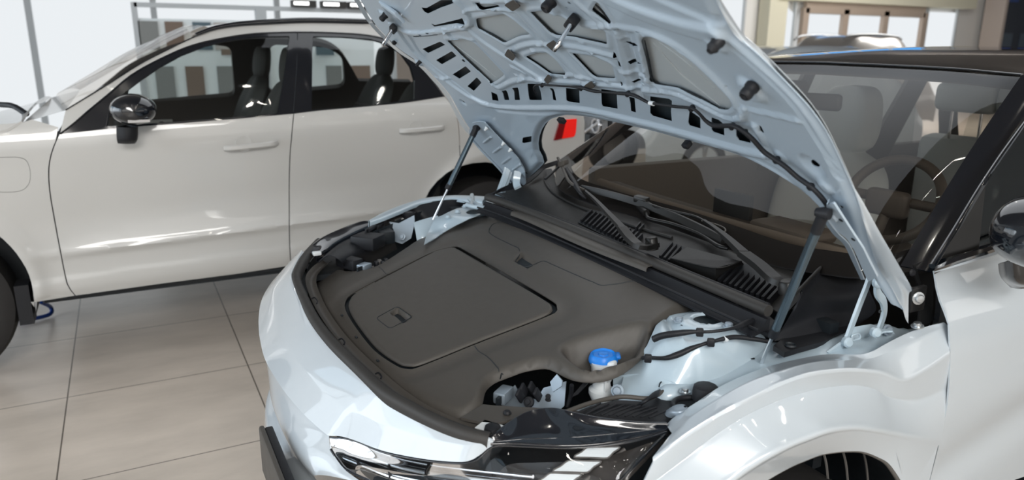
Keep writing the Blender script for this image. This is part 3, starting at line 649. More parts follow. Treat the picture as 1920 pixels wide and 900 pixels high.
# --- nose panel between seal and nose ridge
seal_px = [(568, 475), (554, 500), (548, 522), (563, 560), (583, 600), (613, 640), (660, 687), (707, 730), (757, 757), (813, 787), (880, 813), (924, 829)]
z_seal = [.87, .865, .86, .855, .85, .85, .85, .85, .85, .85, .848, .845]
r0 = [P(p[0], p[1], z=z) for p, z in zip(seal_px, z_seal)]
rid_px = [(567, 474), (538, 500), (510, 532), (493, 562), (487.5, 590), (487, 615), (490, 640), (500, 677), (530, 727), (565, 770), (595, 799), (617, 817)]
z_rid = [.84, .78, .745, .73, .722, .72, .72, .72, .72, .72, .722, .725]
r2 = [P(p[0], p[1], z=z) for p, z in zip(rid_px, z_rid)]
hl_top_px = [(617, 817), (640, 818), (668, 826), (722, 846), (800, 861), (860, 866), (878, 864), (893, 857), (924, 832)]
z_hlt = [.725, .735, .745, .762, .785, .80, .806, .812, .838]
hlt = [P(p[0], p[1], z=z) for p, z in zip(hl_top_px, z_hlt)]
outer = cr(r2, 60)[:-1].tolist() + cr(hlt, 50).tolist()
outer = np.array(outer)
ins = cr(r0, 110)
def blend(a, b, f, up): return [p*(1-f)+q*f+np.array([0, 0, up]) for p, q in zip(cr(a, 110), cr(b, 110))]
bump = loft('front_bumper', [ins, blend(ins, outer, .06, .004), blend(ins, outer, .3, .008), blend(ins, outer, .56, .010), blend(ins, outer, .60, .0095), blend(ins, outer, .8, .0045), blend(ins, outer, .985, .0002), blend(ins, outer, 1.0, 0)], 'white_paint', ex, 160, 60, .004)
# lower front face
low_px = [(567, 474)]
r2b = [p for p in r2] + [P(619, 841, z=.70), P(645, 879, z=.675), P(680, 905, z=.66)]
def nosecurve(z, y0, half, k): return [np.array([CX+u*half, y0+k*abs(u)**2.6, z]) for u in np.linspace(-1, .34, 24)]
loft('bumper_face', [r2b, nosecurve(.64, .272, .83, .42), nosecurve(.60, .285, .86, .44), nosecurve(.56, .255, .88, .45), nosecurve(.40, .25, .88, .45), nosecurve(.25, .29, .86, .45)], 'white_paint', bump, 90, 50)
# plate holder
ph = [P(484, 797, y=.215), P(489, 795, y=.215), P(541, 912, y=.215), P(530, 925, y=.215), P(497, 868, y=.215), P(488, 850, y=.215)]
zt_ = ph[0][2]
boxm('plate_holder', (ph[0][0]+.262, .222, zt_-.065), (.52, .014, .13), 'plastic', bump, bevel=.006)
boxm('plate_frame', (ph[0][0]+.262, .238, zt_-.065), (.50, .02, .125), 'plastic_dark', bump, bevel=.004)
# --- near front fender
A_px = [(1252, 799), (1264, 787), (1285, 772), (1310, 756), (1347, 731), (1385, 712), (1423, 697), (1455, 687), (1487, 679), (1547, 668), (1605, 667.5), (1630, 661), (1660, 646), (1700, 627), (1740, 613), (1768, 604)]
zA = np.interp(np.arange(16), [0, 3, 6, 9, 12, 15], [.862, .905, .94, .955, .975, 1.0])
rA = [P(p[0], p[1], z=z) for p, z in zip(A_px, zA)]
f1 = PX([(1262, 815), (1300, 783), (1345, 753), (1400, 722), (1460, 700), (1530, 682), (1600, 678), (1635, 673), (1680, 655), (1730, 632), (1776, 612)], [-.985, -.965, -.945, -.935, -.93, -.93])
f2 = PX([(1225, 862), (1280, 820), (1330, 788), (1380, 760), (1430, 735), (1467, 718), (1510, 703), (1550, 696), (1600, 693), (1650, 698), (1693, 711), (1735, 690), (1778, 660)], [-.965, -.92, -.905, -.90, -.90])
f3 = PX([(1195, 925), (1280, 861), (1330, 822), (1380, 788), (1430, 762), (1480, 743), (1525, 730), (1563, 724), (1600, 722), (1635, 728), (1668, 745), (1720, 748), (1778, 725)], [-.965, -.935, -.922, -.915, -.905])
f4 = PX([(1290, 958), (1370, 900), (1410, 872), (1447, 850), (1480, 833), (1513, 820), (1545, 808), (1575, 802), (1605, 800), (1640, 804), (1680, 812), (1725, 820), (1762, 824)], [-.90, -.868, -.862, -.868, -.89])
f5 = PX([(1395, 930), (1433, 900), (1480, 873), (1510, 860), (1537, 850), (1565, 845), (1597, 843), (1620, 845), (1645, 855), (1665, 868), (1685, 897), (1700, 925)], [-.915, -.90, -.893, -.893])
def crease(rows, k=.13, nu=90):
    R_ = [cr(r, nu) for r in rows]; out = [R_[0]]
    for a_, b_ in zip(R_[:-1], R_[1:]):
        out += [a_*(1-k)+b_*k, a_*k+b_*(1-k), b_]
    return out
fen_ = loft('front_fender', crease([rA, f1, f2, f3, f4, f5]), 'white_paint', ex, 150, 120, .004)
f6 = PX([(1762, 822), (1752, 862), (1741, 908)], -.889)
loft('fender_rear', [f6, PX([(1732, 818), (1722, 868), (1718, 915)], -.889), PX([(1668, 806), (1684, 862), (1700, 925)], [-.875, -.893])], 'white_paint', fen_, 30, 20)
lip = [p+np.array([-.003, 0, -.0015]) for p in f5]; tube('wheel_arch_lip', lip, .006, 'trim_grey', fen_, 10, 60)
def ell(y, z): return
archliner('wheel_arch_liner', (1.17, .42), .40, -.91, -1.25, ex)
wh = wheel('wheel', (-1.02, 1.17, .345), .345, ex, .25)
for px_ in (1543, 1580, 1618): tube('liner_rib', PX([(px_, 845), (px_+6, 870), (px_+10, 910)], -.98), .003, 'trim_grey', ex, 6)
# --- front door
DW = lambda y, z: np.interp(np.asarray(z, float), [.2, .45, .62, .8, .95, 1.03, 1.10], [-.05, -.012, -.006, .002, -.004, -.022, -.06]) - .012*np.exp(-((np.asarray(z, float)-.62-.25*(np.asarray(y, float)-1.6))/.06)**2)
DS = Surf((-.893, 0, 0), (0, 1, 0), (0, 0, 1), (1, 0, 0), DW)
door_px = [(1752, 509), (1800, 494), (1850, 478), (1900, 461), (1960, 440), (1990, 870), (1893, 903), (1800, 935), (1745, 935), (1744, 900), (1757, 850), (1768, 800), (1777, 760), (1781, 712), (1782, 660), (1780, 608), (1772, 585), (1763, 563), (1757, 540)]
dpx = [DS.hit(*p) for p in door_px]
door = patch('front_door', DS, dpx, 'white_paint', ex, .03, .004)
loft('door_shoulder', [PX([(1752, 509), (1800, 494), (1850, 478), (1960, 440)], -.90), PX([(1752, 511), (1800, 498), (1850, 483), (1960, 448)], -.897)], 'white_paint', door, 20, 4)
slab('door_sill', (-1.0, 1.62, .2), (-.93, 3.2, .34), 'plastic_dark', ex)
# window surround, sail panel, side glass
sd = lambda L, x: PX(L, x)
frame_ = loft('window_frame', [sd([(1752, 506), (1800, 488), (1850, 472), (1905, 452), (1960, 434)], -.905), sd([(1754, 500), (1800, 478), (1850, 464), (1900, 446), (1960, 424)], -.915)], 'black_paint', door, 30, 5, .01)
MT['satin_black'] = mat('satin_black', (.010, .010, .010), .33, spec=.3)
sheet('sail_panel', [P(1762, 487, x=-.93), P(1800, 425, x=-.955), P(1841, 348, x=-.985), P(1841, 466, x=-.93)], (1, 0, .3), .008, 'satin_black', door)
sg = sheet('side_window', [P(1841, 466, x=-.932), P(1841, 348, x=-.99), P(1925, 215, x=-1.04), P(1990, 130, x=-1.08), P(1990, 425, x=-.93)], (1, 0, .25), .004, 'side_glass', door)
tube('window_seal', PX([(1748, 499), (1790, 432), (1840, 350), (1880, 290), (1930, 222)], [-.93, -.96, -.99, -1.02, -1.05]), .007, 'black_paint', door, 8)
# door mirror
m0 = P(1925, 435, x=-.80)
mr = loft('door_mirror', [[m0+np.array([xo, .10*k*math.cos(t)+.03, .075*k*math.sin(t)]) for t in np.linspace(0, 2*math.pi, 25)] for k, xo in ((.3, -.06), (.8, -.045), (1.0, 0), (1.0, .05), (.85, .10), (.4, .13), (.03, .135))], 'black_paint', door, 40, 24)
loft('mirror_foot', [[P(1880, 492, x=-.90), P(1900, 486, x=-.86), P(1935, 482, x=-.84)], [P(1884, 515, x=-.90), P(1905, 520, x=-.86), P(1940, 520, x=-.84)], [P(1900, 533, x=-.89), P(1915, 534, x=-.87), P(1940, 530, x=-.86)]], 'black_paint', mr, 20, 12, .01)
# --- roof, pillars, windscreen
ws_base_px = [(1040, 306), (1047, 353), (1113, 383), (1180, 403), (1247, 423), (1347, 460), (1447, 496), (1540, 512), (1620, 520), (1688, 500)]
wz = [1.115, 1.085, 1.07, 1.062, 1.06, 1.06, 1.06, 1.07, 1.08, 1.095]
wb = [P(p[0], p[1], z=z) for p, z in zip(ws_base_px, wz)]
ws_top_px = [(1345, 116), (1450, 118), (1530, 119), (1600, 122), (1690, 126), (1780, 131), (1850, 137), (1915, 143)]
wt = [P(p[0], p[1], y=y) for p, y in zip(ws_top_px, [2.12, 2.20, 2.24, 2.25, 2.25, 2.23, 2.20, 2.15])]
b_, t_ = cr(wb, 40), cr(wt, 40)
bulge = lambda f: [p*(1-f)+q*f+np.array([0, -.05*math.sin(math.pi*f), .035*math.sin(math.pi*f)])*(1-abs(2*i/39-1)**3*.8) for i, (p, q) in enumerate(zip(b_, t_))]
wsr = [bulge(f) for f in (0, .2, .4, .6, .8, 1.0)]
wscr = loft('windshield', wsr, 'windscreen', ex, 60, 40)
# black frit band along the bottom of the screen
loft('frit_band', [[p+np.array([0, .004, -.004]) for p in bulge(f)] for f in (0, .03, .06, .09)], 'plastic_dark', wscr, 60, 6)
tube('screen_moulding', [p+np.array([0, .002, .004]) for p in t_], .004, 'black_paint', wscr, 8, 60)
nearp = [bulge(f)[-1] for f in np.linspace(0, 1, 8)]; farp = [bulge(f)[0] for f in np.linspace(0, 1, 8)]
pil_in = nearp; pil_mid = [p+np.array([.055, .03, -.004]) for p in nearp]; pil_out = [p+np.array([.10-.0*i, .09, -.035]) for i, p in enumerate(nearp)]
loft('a_pillar', [pil_in, pil_mid, pil_out, [p+np.array([.02, .06, -.03]) for p in pil_out]], 'black_paint', ex, 30, 14, .004)
loft('a_pillar', [farp, [p+np.array([-.03, .02, -.004]) for p in farp], [p+np.array([-.05, .07, -.05]) for p in farp]], 'black_paint', ex, 30, 10, .004)
# roof: crowned panel back from the screen edge
rrow = []
for f, dy, dz in ((0, 0, 0), (.1, .03, .010), (.35, .35, .050), (.6, .8, .068), (.85, 1.3, .055), (1, 1.75, .0)):
    rrow.append([np.array([CX+(p[0]-CX)*(1+.04*min(1, dy/.3)), p[1]+dy*1.0, p[2]+dz-.0*dy - .035*abs(2*i/39-1)**3*(min(dy, .4)/.4)]) for i, p in enumerate(t_)])
loft('roof', rrow, 'roof_black', ex, 60, 40, .01)
loft('headliner', [[p+np.array([0, .02, -.04]) for p in r_] for r_ in rrow], 'headliner', ex, 30, 20)
# roof side rail + far/near upper body seen through the screen
for s_, i_ in ((1, -1), (-1, 0)):
    rr_ = [r[i_]+np.array([s_*.012, 0, -.02]) for r in rrow]
    tube('roof_side_rail', rr_, [.02, .035, .035, .03], 'roof_black', ex, 10)
    # body side behind: b pillar, rear side, belt
    x0 = CX+s_*.80; xt = CX+s_*.60
    for y_, w_ in ((2.75, .06), (3.55, .10)):
        loft('side_pillar', [[np.array([x0, y_-w_, 1.0]), np.array([xt, y_-w_+.05, 1.50])], [np.array([x0, y_+w_, 1.0]), np.array([xt, y_+w_-.0, 1.50])]], 'trim_grey', ex, 12, 4, .02)
    slab('side_body', (x0-.03, 1.75, .45), (x0+.03, 4.0, 1.03+(.07 if s_ < 0 else 0)), 'trim_grey', ex, bevel=.02)
slab('tailgate', (CX-.78, 3.95, .5), (CX+.78, 4.02, 1.06), 'trim_grey', ex, bevel=.03)
loft('tailgate_frame', [[np.array([CX-.72, 4.0, 1.05]), np.array([CX-.55, 3.85, 1.48]), np.array([CX+.55, 3.85, 1.48]), np.array([CX+.72, 4.0, 1.05])], [np.array([CX-.60, 4.0, 1.05]), np.array([CX-.47, 3.86, 1.42]), np.array([CX+.47, 3.86, 1.42]), np.array([CX+.60, 4.0, 1.05])]], 'trim_grey', ex, 30, 4)
link('side_window', [dx0 for dx0 in ((CX-.80, 1.8, 1.1), (CX-.80, 3.9, 1.05), (CX-.62, 3.6, 1.46), (CX-.62, 2.3, 1.5))], [[0, 1, 2, 3]], 'side_glass', ex, False)
link('rear_window', [(CX-.6, 4.0, 1.05), (CX+.6, 4.0, 1.05), (CX+.47, 3.86, 1.42), (CX-.47, 3.86, 1.42)], [[0, 1, 2, 3]], 'side_glass', ex, False)
slab('floor_pan', (CX-.78, .9, .25), (CX+.78, 4.0, .32), 'void', ex)
# --- interior
def YP(px, py, y): return P(px, py, y=y)
dash_f = [YP(1125, 365, 1.62), YP(1180, 372, 1.60), YP(1300, 398, 1.58), YP(1400, 425, 1.56), YP(1500, 452, 1.56), YP(1600, 475, 1.58), YP(1660, 470, 1.66)]
dz_ = 1.055
def dx(u, y, z): return np.array([CX+u, y, z])
loft('dashboard', [[dx(u, 1.50+.12*u*u, 1.045) for u in (-.68, -.4, 0, .4, .68)], [dx(u, 1.66+.1*u*u, 1.052) for u in (-.7, -.4, 0, .4, .7)], [dx(u, 1.80+.06*u*u, 1.045) for u in (-.7, -.4, 0, .4, .7)], [dx(u, 1.84, 1.02) for u in (-.7, -.4, 0, .4, .7)], [dx(u, 1.86, .90) for u in (-.7, -.4, 0, .4, .7)], [dx(u, 1.80, .60) for u in (-.7, -.4, 0, .4, .7)]], 'dash', ex, 40, 30, .01)
MT['taupe_light'] = mat('taupe_light', (.17, .155, .14), .6, noise=.05)
tube('soundbar', [dx(u, 1.66+.1*u*u, 1.058) for u in (-.66, -.3, 0, .3, .66)], .018, 'taupe_light', ex, 10, 40)
slab('center_display', (CX-.08, 1.78, .93), (CX+.09, 1.80, 1.13), 'void', ex, bevel=.006)
slab('console', (CX-.11, 1.95, .45), (CX+.11, 2.6, .72), 'trim_grey', ex, bevel=.03)
# seats
hd = YP(1597, 218, 2.95)
def big_seat(c, name='front_seat', m_='seat_grey', s=1.0):
    c = np.array(c, float)     # c = centre of head restraint
    rows = []
    for y, z, w_, d_ in ((.0, .125, .02, .03), (.0, .12, .075, .045), (-.005, .09, .108, .06), (-.01, .02, .125, .065), (-.02, -.06, .13, .065), (-.03, -.115, .12, .055), (-.035, -.135, .095, .045), (-.04, -.15, .13, .05), (-.05, -.18, .19, .065), (-.07, -.25, .235, .085), (-.10, -.40, .25, .095), (-.14, -.60, .24, .09)):
        rows.append([c+s*np.array([w_*a, y+d_*b, z]) for a, b in ((-1, .2), (-.97, -.5), (-.75, -.95), (0, -.8), (.75, -.95), (.97, -.5), (1, .2), (.8, .9), (0, 1), (-.8, .9), (-1, .2))])
    st_ = loft(name, rows, m_, ex, 70, 70)
    loft('seat_cushion', [[c+s*np.array([.24*a*k, y, z-.72]) for a, z in ((-1, -.1), (-1.02, .03), (-.8, .08), (0, .05), (.8, .08), (1.02, .03), (1, -.1))] for y, k in ((-.62, .9), (-.6, 1), (-.3, 1.02), (-.05, 1))], m_, st_, 40, 20)
    return st_
big_seat((hd[0], 2.95, hd[2]), s=1.1); big_seat((2*CX-hd[0], 2.95, hd[2]), s=1.1)
rh = YP(1815, 183, 3.55)
for x_ in (rh[0], CX-.03, 2*CX-rh[0]):
    c = np.array([x_, 3.55, rh[2]])
    q = slab('rear_seat_back', (x_-.24, 3.56, .6), (x_+.24, 3.70, rh[2]-.19), 'seat_grey', ex, bevel=.05)
    boxm('headrest', c, (.30, .09, .14), 'seat_grey', q, bevel=.04, seg=4)
    for s_ in (-.07, .07): tube('headrest_post', [c+np.array([s_, .01, -.05]), c+np.array([s_, .015, -.20])], .007, 'chrome', q, 8)
# steering wheel
sc = P(1672, 374, y=2.25)
tilt = math.radians(25)
def swp(t, r=.165): return sc+np.array([r*1.0*math.cos(t), .0+r*.9*math.sin(t)*math.sin(tilt), r*.86*math.sin(t)*math.cos(tilt)])
sw = tube('steering_wheel', [swp(t) for t in np.linspace(0, 2*math.pi, 25)[:-1]], .017, 'trim_grey', ex, 12, 80, closed=True)
MT['taupe'] = mat('taupe', (.11, .10, .092), .5, noise=.05); sw.data.materials[0] = MT['taupe']
boxm('hub', sc+np.array([0, -.02, -.01]), (.15, .05, .09), 'taupe', sw, bevel=.02, seg=3)
for t in (0, math.pi, -math.pi/2): tube('spoke', [sc, swp(t, .16)], .017, 'taupe', sw, 8)
slab('instrument_pod', (sc[0]-.12, 1.72, 1.03), (sc[0]+.12, 1.86, 1.075), 'taupe', ex, bevel=.02)
# rear-view mirror
rc_ = YP(1540, 191, 2.30)
boxm('rear_view_mirror', rc_, (.15, .035, .062), 'trim_dark', ex, bevel=.015, seg=3, ax=[[.96, .28, 0], [-.28, .96, 0], [0, 0, 1]])
boxm('mirror_mount', YP(1492, 158, 2.38), (.07, .06, .03), 'trim_grey', ex, bevel=.008)
# bright rear quarter glass area is open; belts
tube('seat_belt', [dx(.6, 2.75, 1.40), dx(.52, 2.70, 1.15), dx(.45, 2.6, .85)], .012, 'seat_dark', ex, 8)
# ================================================================== RAISED HOOD
TH = math.radians(46)
def HWf(u, s):
    u = np.asarray(u, float); s = np.asarray(s, float); return .055*np.clip(np.abs(u)/.92, 0, 1.5)**3 + .16*np.clip(s-.55, 0, 1)**2
HS = Surf((CX, 1.5, 1.03), (1, 0, 0), (0, -math.cos(TH), math.sin(TH)), (0, -math.sin(TH), -math.cos(TH)), HWf)
def hh(L, d=0): return [tuple(HS.hit(p[0], p[1], d)) for p in L]
near_hem = [(1318, -30), (1363, 60), (1379, 80), (1413, 110), (1449, 145), (1479, 176), (1512, 212), (1541, 253), (1561, 291), (1577, 325), (1600, 378), (1618, 433), (1630, 475), (1644, 510), (1668, 547), (1690, 590)]
rear = [(1662, 570), (1640, 538), (1622, 505), (1605, 478), (1578, 445), (1552, 415), (1520, 383), (1480, 350), (1440, 325), (1390, 301), (1340, 284), (1273, 266), (1216, 250), (1144, 233), (1099, 224), (1060, 220), (1043, 223), (1024, 231), (1011, 250), (1006, 272), (1009, 290), (1018, 307), (1001, 325), (988, 337), (963, 345)]
far_hem = [(944, 325), (919, 298), (900, 272), (872, 236), (855, 208), (839, 179), (816, 152), (787, 123), (752, 99), (725, 75), (695, 42), (670, 0), (650, -32)]
NH, RR, FH = hh(near_hem), hh(cr(rear, 70)), hh(far_hem)
s_top = max(NH[0][1], FH[-1][1])
top_e = [(x, s_top+.05+.06*(1-(x/.8)**2)) for x in np.linspace(FH[-1][0], NH[0][0], 16)]
hood_out = [tuple(p) for p in cr(NH, 50)] + RR + [tuple(p) for p in cr(FH, 50)] + top_e[1:-1]
# slots through the inner panel
SL = [[(792, 92), (825, 78), (835, 84), (802, 100)], [(817, 113), (847, 96), (856, 105), (828, 121)], [(848, 140), (873, 124), (883, 134), (861, 148)], [(876, 162), (894, 145), (903, 155), (888, 171)],
      [(773, 66), (776, 63.5), (786, 66), (815, 62), (821, 66), (800, 68), (776, 70)], [(790, 14), (800, 15), (827, 0), (848, 0), (851, 6), (825, 15), (802, 26), (795, 22)], [(808, 44), (816, 47), (861, 36), (866, 34), (875, 43), (855, 44), (814, 50.5)],
      [(921, 172), (932, 177), (935, 190), (923, 188)], [(940, 171), (949, 169), (952, 175), (955, 188), (946, 188), (943, 175)], [(960, 165), (971, 164), (973, 172), (975, 188), (965, 188), (964, 172)],
      [(989, 157), (1009, 157), (1014, 173), (1016, 188), (993, 188), (991, 179)], [(1030, 165), (1037, 166), (1040, 173), (1043, 189), (1037, 188), (1035, 172)], [(1061, 165), (1086, 167), (1087, 194), (1065, 191), (1062, 188)],
      [(1127, 167), (1156, 171), (1158, 204.5), (1130, 200), (1128, 195)], [(1179, 181), (1190, 184), (1191, 198), (1192.5, 212), (1183, 209), (1182, 195)], [(1219, 180.5), (1254, 185), (1260, 189), (1258, 209), (1260, 228), (1224, 218), (1219, 212.5)],
      [(1293, 207), (1313, 221), (1313.5, 242), (1293, 236), (1290, 230)], [(1334, 220), (1348, 225), (1357, 233), (1358.5, 255), (1337.5, 248), (1334, 243)], [(1380, 240), (1402, 242), (1404, 252), (1408, 269), (1386, 264), (1380, 255)],
      [(1168, 83), (1178, 85), (1189, 80), (1197, 87), (1188, 87), (1177, 91)], [(1176, 116), (1184, 117), (1191, 114), (1204, 121), (1193, 120), (1180, 124)], [(1183, 153), (1192, 154), (1202, 151), (1209, 158), (1200, 156), (1188, 159)],
      [(865, 112), (869, 111), (873, 116), (869, 117)], [(1150, 97), (1154, 100), (1157, 109), (1152, 106)], [(1158, 113), (1162, 117), (1165, 127), (1160, 124)], [(1163, 152), (1167, 155), (1168, 160), (1164, 158)],
      [(1423, 235), (1427, 237), (1433, 249), (1430, 250), (1425, 245)], [(1404, 206), (1407, 209), (1408.5, 212), (1405, 210)], [(1361, 160), (1364.5, 161), (1365, 164), (1362.5, 163)],
      [(1063, 3), (1068, 4), (1071, 8), (1067, 8)], [(1059, 12.5), (1063, 14), (1067, 18), (1063, 16.5)], [(1150, 51), (1157, 52), (1164, 54), (1155, 54)], [(1112, 49), (1118, 50), (1124, 50), (1118, 52)], [(1193, 55), (1199, 56), (1203, 58.5), (1196, 57.5)],
      [(839, 57), (849, 56), (847, 59), (841, 59)], [(822, 60), (829, 60), (827, 62.5), (823, 62.5)], [(800, 58), (806, 58), (808, 60), (803, 61)], [(787, 61), (793, 62), (793, 64), (789, 64)],
      [(979, 267), (980, 258), (997, 255), (996, 266), (981, 269)], [(864, 190), (867, 191), (873, 195.5), (868, 194)]]
HL = [hh(fillet(s_, 1.6, 3)) for s_ in SL]
ho = [tuple(HS.hit(*p)) for p in ellipse((1524, 312.5), 9.5, 5.2, 16, .6)]; HL.append(ho); HL.append(hh(ellipse((1578, 388), 4, 2, 10, .5)))
# recessed pockets where the outer skin shows
PK = [[(895, 36), (945, 28), (962, 39), (991, 64), (971, 67), (945, 79), (920, 64), (899, 53)],
      [(841, 78), (870, 76), (890, 82), (915, 108), (943, 138), (930, 148), (920, 153), (895, 130), (865, 102)],
      [(998, 24), (1036, 22), (1056, 34), (1075, 45), (1131, 58), (1134, 82), (1110, 76), (1074, 68), (1043, 65), (1034, 60)],
      [(987, 107), (1008, 100), (1026, 100), (1042, 114), (1060, 138), (1031, 137), (1010, 122)],
      [(1074, 101), (1113, 107), (1145, 121), (1152, 146), (1116, 143), (1108, 137), (1090, 118)],
      [(1209, 76), (1230, 72), (1262, 88), (1300, 115), (1335, 148), (1364, 178), (1368, 195), (1359, 203), (1345, 201), (1305, 180), (1270, 163), (1232, 157), (1224, 149), (1217, 115)],
      [(890, 5), (930, 8), (937, 12), (905, 17)], [(1120, 4), (1145, 40), (1142, 44), (1110, 20)]]
PKL = []
for p_ in PK:
    c_ = np.mean(p_, axis=0); PKL.append(hh(fillet([tuple(c_+(np.array(q)-c_)*1.07) for q in p_], 5, 4)))
# raised / sunk beads: (polyline, half width in m, height)
RG = [([(735, 40), (765, 85), (795, 115), (830, 146), (860, 168), (890, 187), (925, 200), (980, 203.5), (1060, 203.5), (1110, 208), (1167, 221), (1256, 243), (1340, 267), (1400, 284), (1432, 290)], .011, .012),
      ([(930, 205), (985, 210), (1060, 210), (1110, 215), (1167, 229), (1256, 252), (1340, 277), (1400, 293), (1470, 330), (1530, 388)], .012, -.006),
      ([(770, 70), (795, 108), (828, 135), (860, 160), (888, 181), (915, 193)], .007, -.007),
      ([(838, 60), (870, 95), (900, 126), (925, 158), (935, 165), (950, 158), (965, 152), (990, 148), (1012, 152)], .009, .010),
      ([(1012, 148), (1060, 153), (1110, 157), (1160, 161), (1202, 168), (1256, 173), (1288, 184), (1327, 203), (1362, 220), (1392, 223), (1397, 203)], .007, .010),
      ([(952, 100), (975, 88), (1005, 82), (1049, 84), (1100, 92), (1150, 105)], .008, .009),
      ([(960, 8), (1000, 50), (1037, 90), (1075, 130), (1110, 166)], .016, .008),
      ([(865, 45), (905, 78), (945, 105), (985, 130), (1025, 155)], .015, .010),
      ([(1169, 60), (1177, 90), (1186, 120), (1193, 150), (1197, 175)], .013, -.016),
      ([(1155, 62), (1163, 95), (1172, 135), (1180, 168)], .005, .006), ([(1200, 64), (1206, 100), (1214, 140), (1222, 165)], .006, .007),
      ([(720, 10), (745, 50), (780, 62), (840, 55), (880, 45), (878, 25), (855, 0)], .010, .014),
      ([(1407, 206), (1450, 215), (1497, 226)], .006, .008), ([(1345, 70), (1400, 115), (1455, 165), (1500, 215), (1545, 285), (1570, 335)], .006, -.005),
      ([(1130, -10), (1200, 22), (1290, 52), (1340, 62)], .022, .016), ([(1200, -20), (1280, 15), (1340, 40)], .014, -.010),
      ([(1095, 45), (1150, 50), (1210, 60), (1270, 85), (1330, 135), (1375, 185), (1392, 215)], .009, .008),
      ([(1060, -15), (1100, 20), (1130, 46)], .010, .008), ([(905, 3), (960, 0), (1000, -6)], .007, .008), ([(870, 20), (920, 14), (958, 20)], .006, .007),
      ([(1060, 140), (1085, 142), (1110, 150)], .007, .007), ([(1165, 135), (1200, 140), (1222, 150)], .007, .007), ([(975, 150), (985, 138), (960, 125)], .008, .007),
      ([(1415, 235), (1430, 262), (1440, 285), (1442, 292)], .008, .010), ([(1225, 75), (1270, 112), (1310, 150), (1345, 190)], .004, .004),
      ([(818, 145), (845, 147)], .006, .007), ([(945, 325), (915, 290), (880, 246)], .006, .006)]
RGL = [(hh(cr(p, 24)), w_, a_) for p, w_, a_ in RG]
BM = [((1410, 168), .035, .010), ((1345, 84), .022, .006), ((1524, 313), .034, -.008), ((785, 118), .02, .007), ((1032, 12), .03, .008), ((722, 28), .028, .008), ((1548, 350), .02, .006), ((1462, 292), .018, .006), ((868, 192), .018, -.005)]
BML = [(HS.hit(*p), r, a) for p, r, a in BM]
TB = [(905, 42, 14), (927, 16, 12), (1013, 82, 14), (1093, 80, 14), (957, 70, 14), (886, 74, 12), (1000, 94, 12), (1112, 99, 14), (1240, 168, 16), (970, 142, 14), (1062, 143, 13), (1140, 153, 14), (985, 3, 10), (1166, 73, 10), (1205, 90, 10), (1212, 130, 10), (940, 70, 10)]
TBL = [(HS.hit(x, y), ) for x, y, r in TB]
def hood_extra(u, s):
    h = np.zeros(len(u)); d_edge = pdist(u, s, hood_out)
    h += -.010*(1-sstep(.0, .022, d_edge))            # hem step around the edge
    for p in PKL: h += .003*np.exp(-((pdist(u, s, p)-.008)/.005)**2)
    for p, w_, a_ in RGL: dd_ = pdist(u, s, p, False); h += .62*a_*(1-sstep(w_*.55, w_*1.15, dd_))
    for c, r, a_ in BML:
        d = np.hypot(u-c[0], s-c[1]); h += a_*(1-sstep(r*.55, r, d)) if a_ > 0 else a_*(1-sstep(r*.35, r, d))
    for (c,) in TBL: h += .003*(sstep(0, .003, .012-np.abs(u-c[0])))*(sstep(0, .003, .006-np.abs(s-c[1])))
    return h
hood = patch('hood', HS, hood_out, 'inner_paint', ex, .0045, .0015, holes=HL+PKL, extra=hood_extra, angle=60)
# outer skin: the white outer face wraps round the edge
sk_out = [(u*1.0, s) for u, s in hood_out]
patch('hood_hollow_shade', HS, [(u*.985, s*.995+.002) for u, s in hood_out], 'slot_shade', hood, .05, .001, d=-.019)  # dark sheet standing in for shade seen through the slots
for p in PKL:
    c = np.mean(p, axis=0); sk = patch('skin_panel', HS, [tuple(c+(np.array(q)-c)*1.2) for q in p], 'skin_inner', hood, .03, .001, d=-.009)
for L in ([(1225, 80), (1280, 140), (1350, 198)], [(1235, 78), (1290, 118), (1340, 165)], [(850, 82), (890, 112), (930, 145)]):
    tube('skin_crease', [HS.at(x, y, -.0088) for x, y in L], [.001, .003, .001], 'skin_inner', sk, 8, 40)
near_sil = [(1330, -35), (1391, 60), (1425, 94), (1454, 126), (1482, 161), (1507, 195), (1527, 222), (1544, 247), (1562, 282), (1580, 317), (1596, 342), (1618, 378), (1650, 436), (1680, 488), (1709, 540), (1704, 553), (1703, 607)]
e_in = [HS.pt(*p, -.008) for p in NH]
e_out = [HS.at(p[0], p[1], -.022) for p in near_sil]
e_top = [p+(-HS.e2)*.03+np.array([-.05, 0, 0]) for p in e_out]
top_c = [np.array([CX, p[1]+.03, p[2]+.05]) for p in e_top]
side_ = loft('outer_skin', [e_in, [(a+b)*.5+HS.e2*.002 for a, b in zip(cr(e_in, 17), e_out)], e_out], 'white_paint', hood, 60, 12)
fs_px = [(963, 345), (944, 326), (917, 299), (896, 272), (866, 237), (851, 209), (835, 179), (812, 152), (784, 123), (749, 100), (722, 76), (691, 43), (664, 0), (640, -35)]
f_in = [HS.pt(*p, -.006) for p in [tuple(HS.hit(963, 345))]+FH]
f_out = [HS.at(p[0], p[1], -.018) for p in fs_px]
loft('outer_skin', [f_out, f_in], 'white_paint', hood, 60, 6)
# top face of the skin, seen only from elsewhere
patch('outer_skin_top', HS, [(u*.985, v) for u, v in hood_out], 'white_paint', hood, .04, .001, d=-.024, extra=lambda u, v: -.045*(1-np.clip(np.abs(u)/.93, 0, 1)**2)*sstep(0, .18, pdist(u, v, hood_out)), side=1)
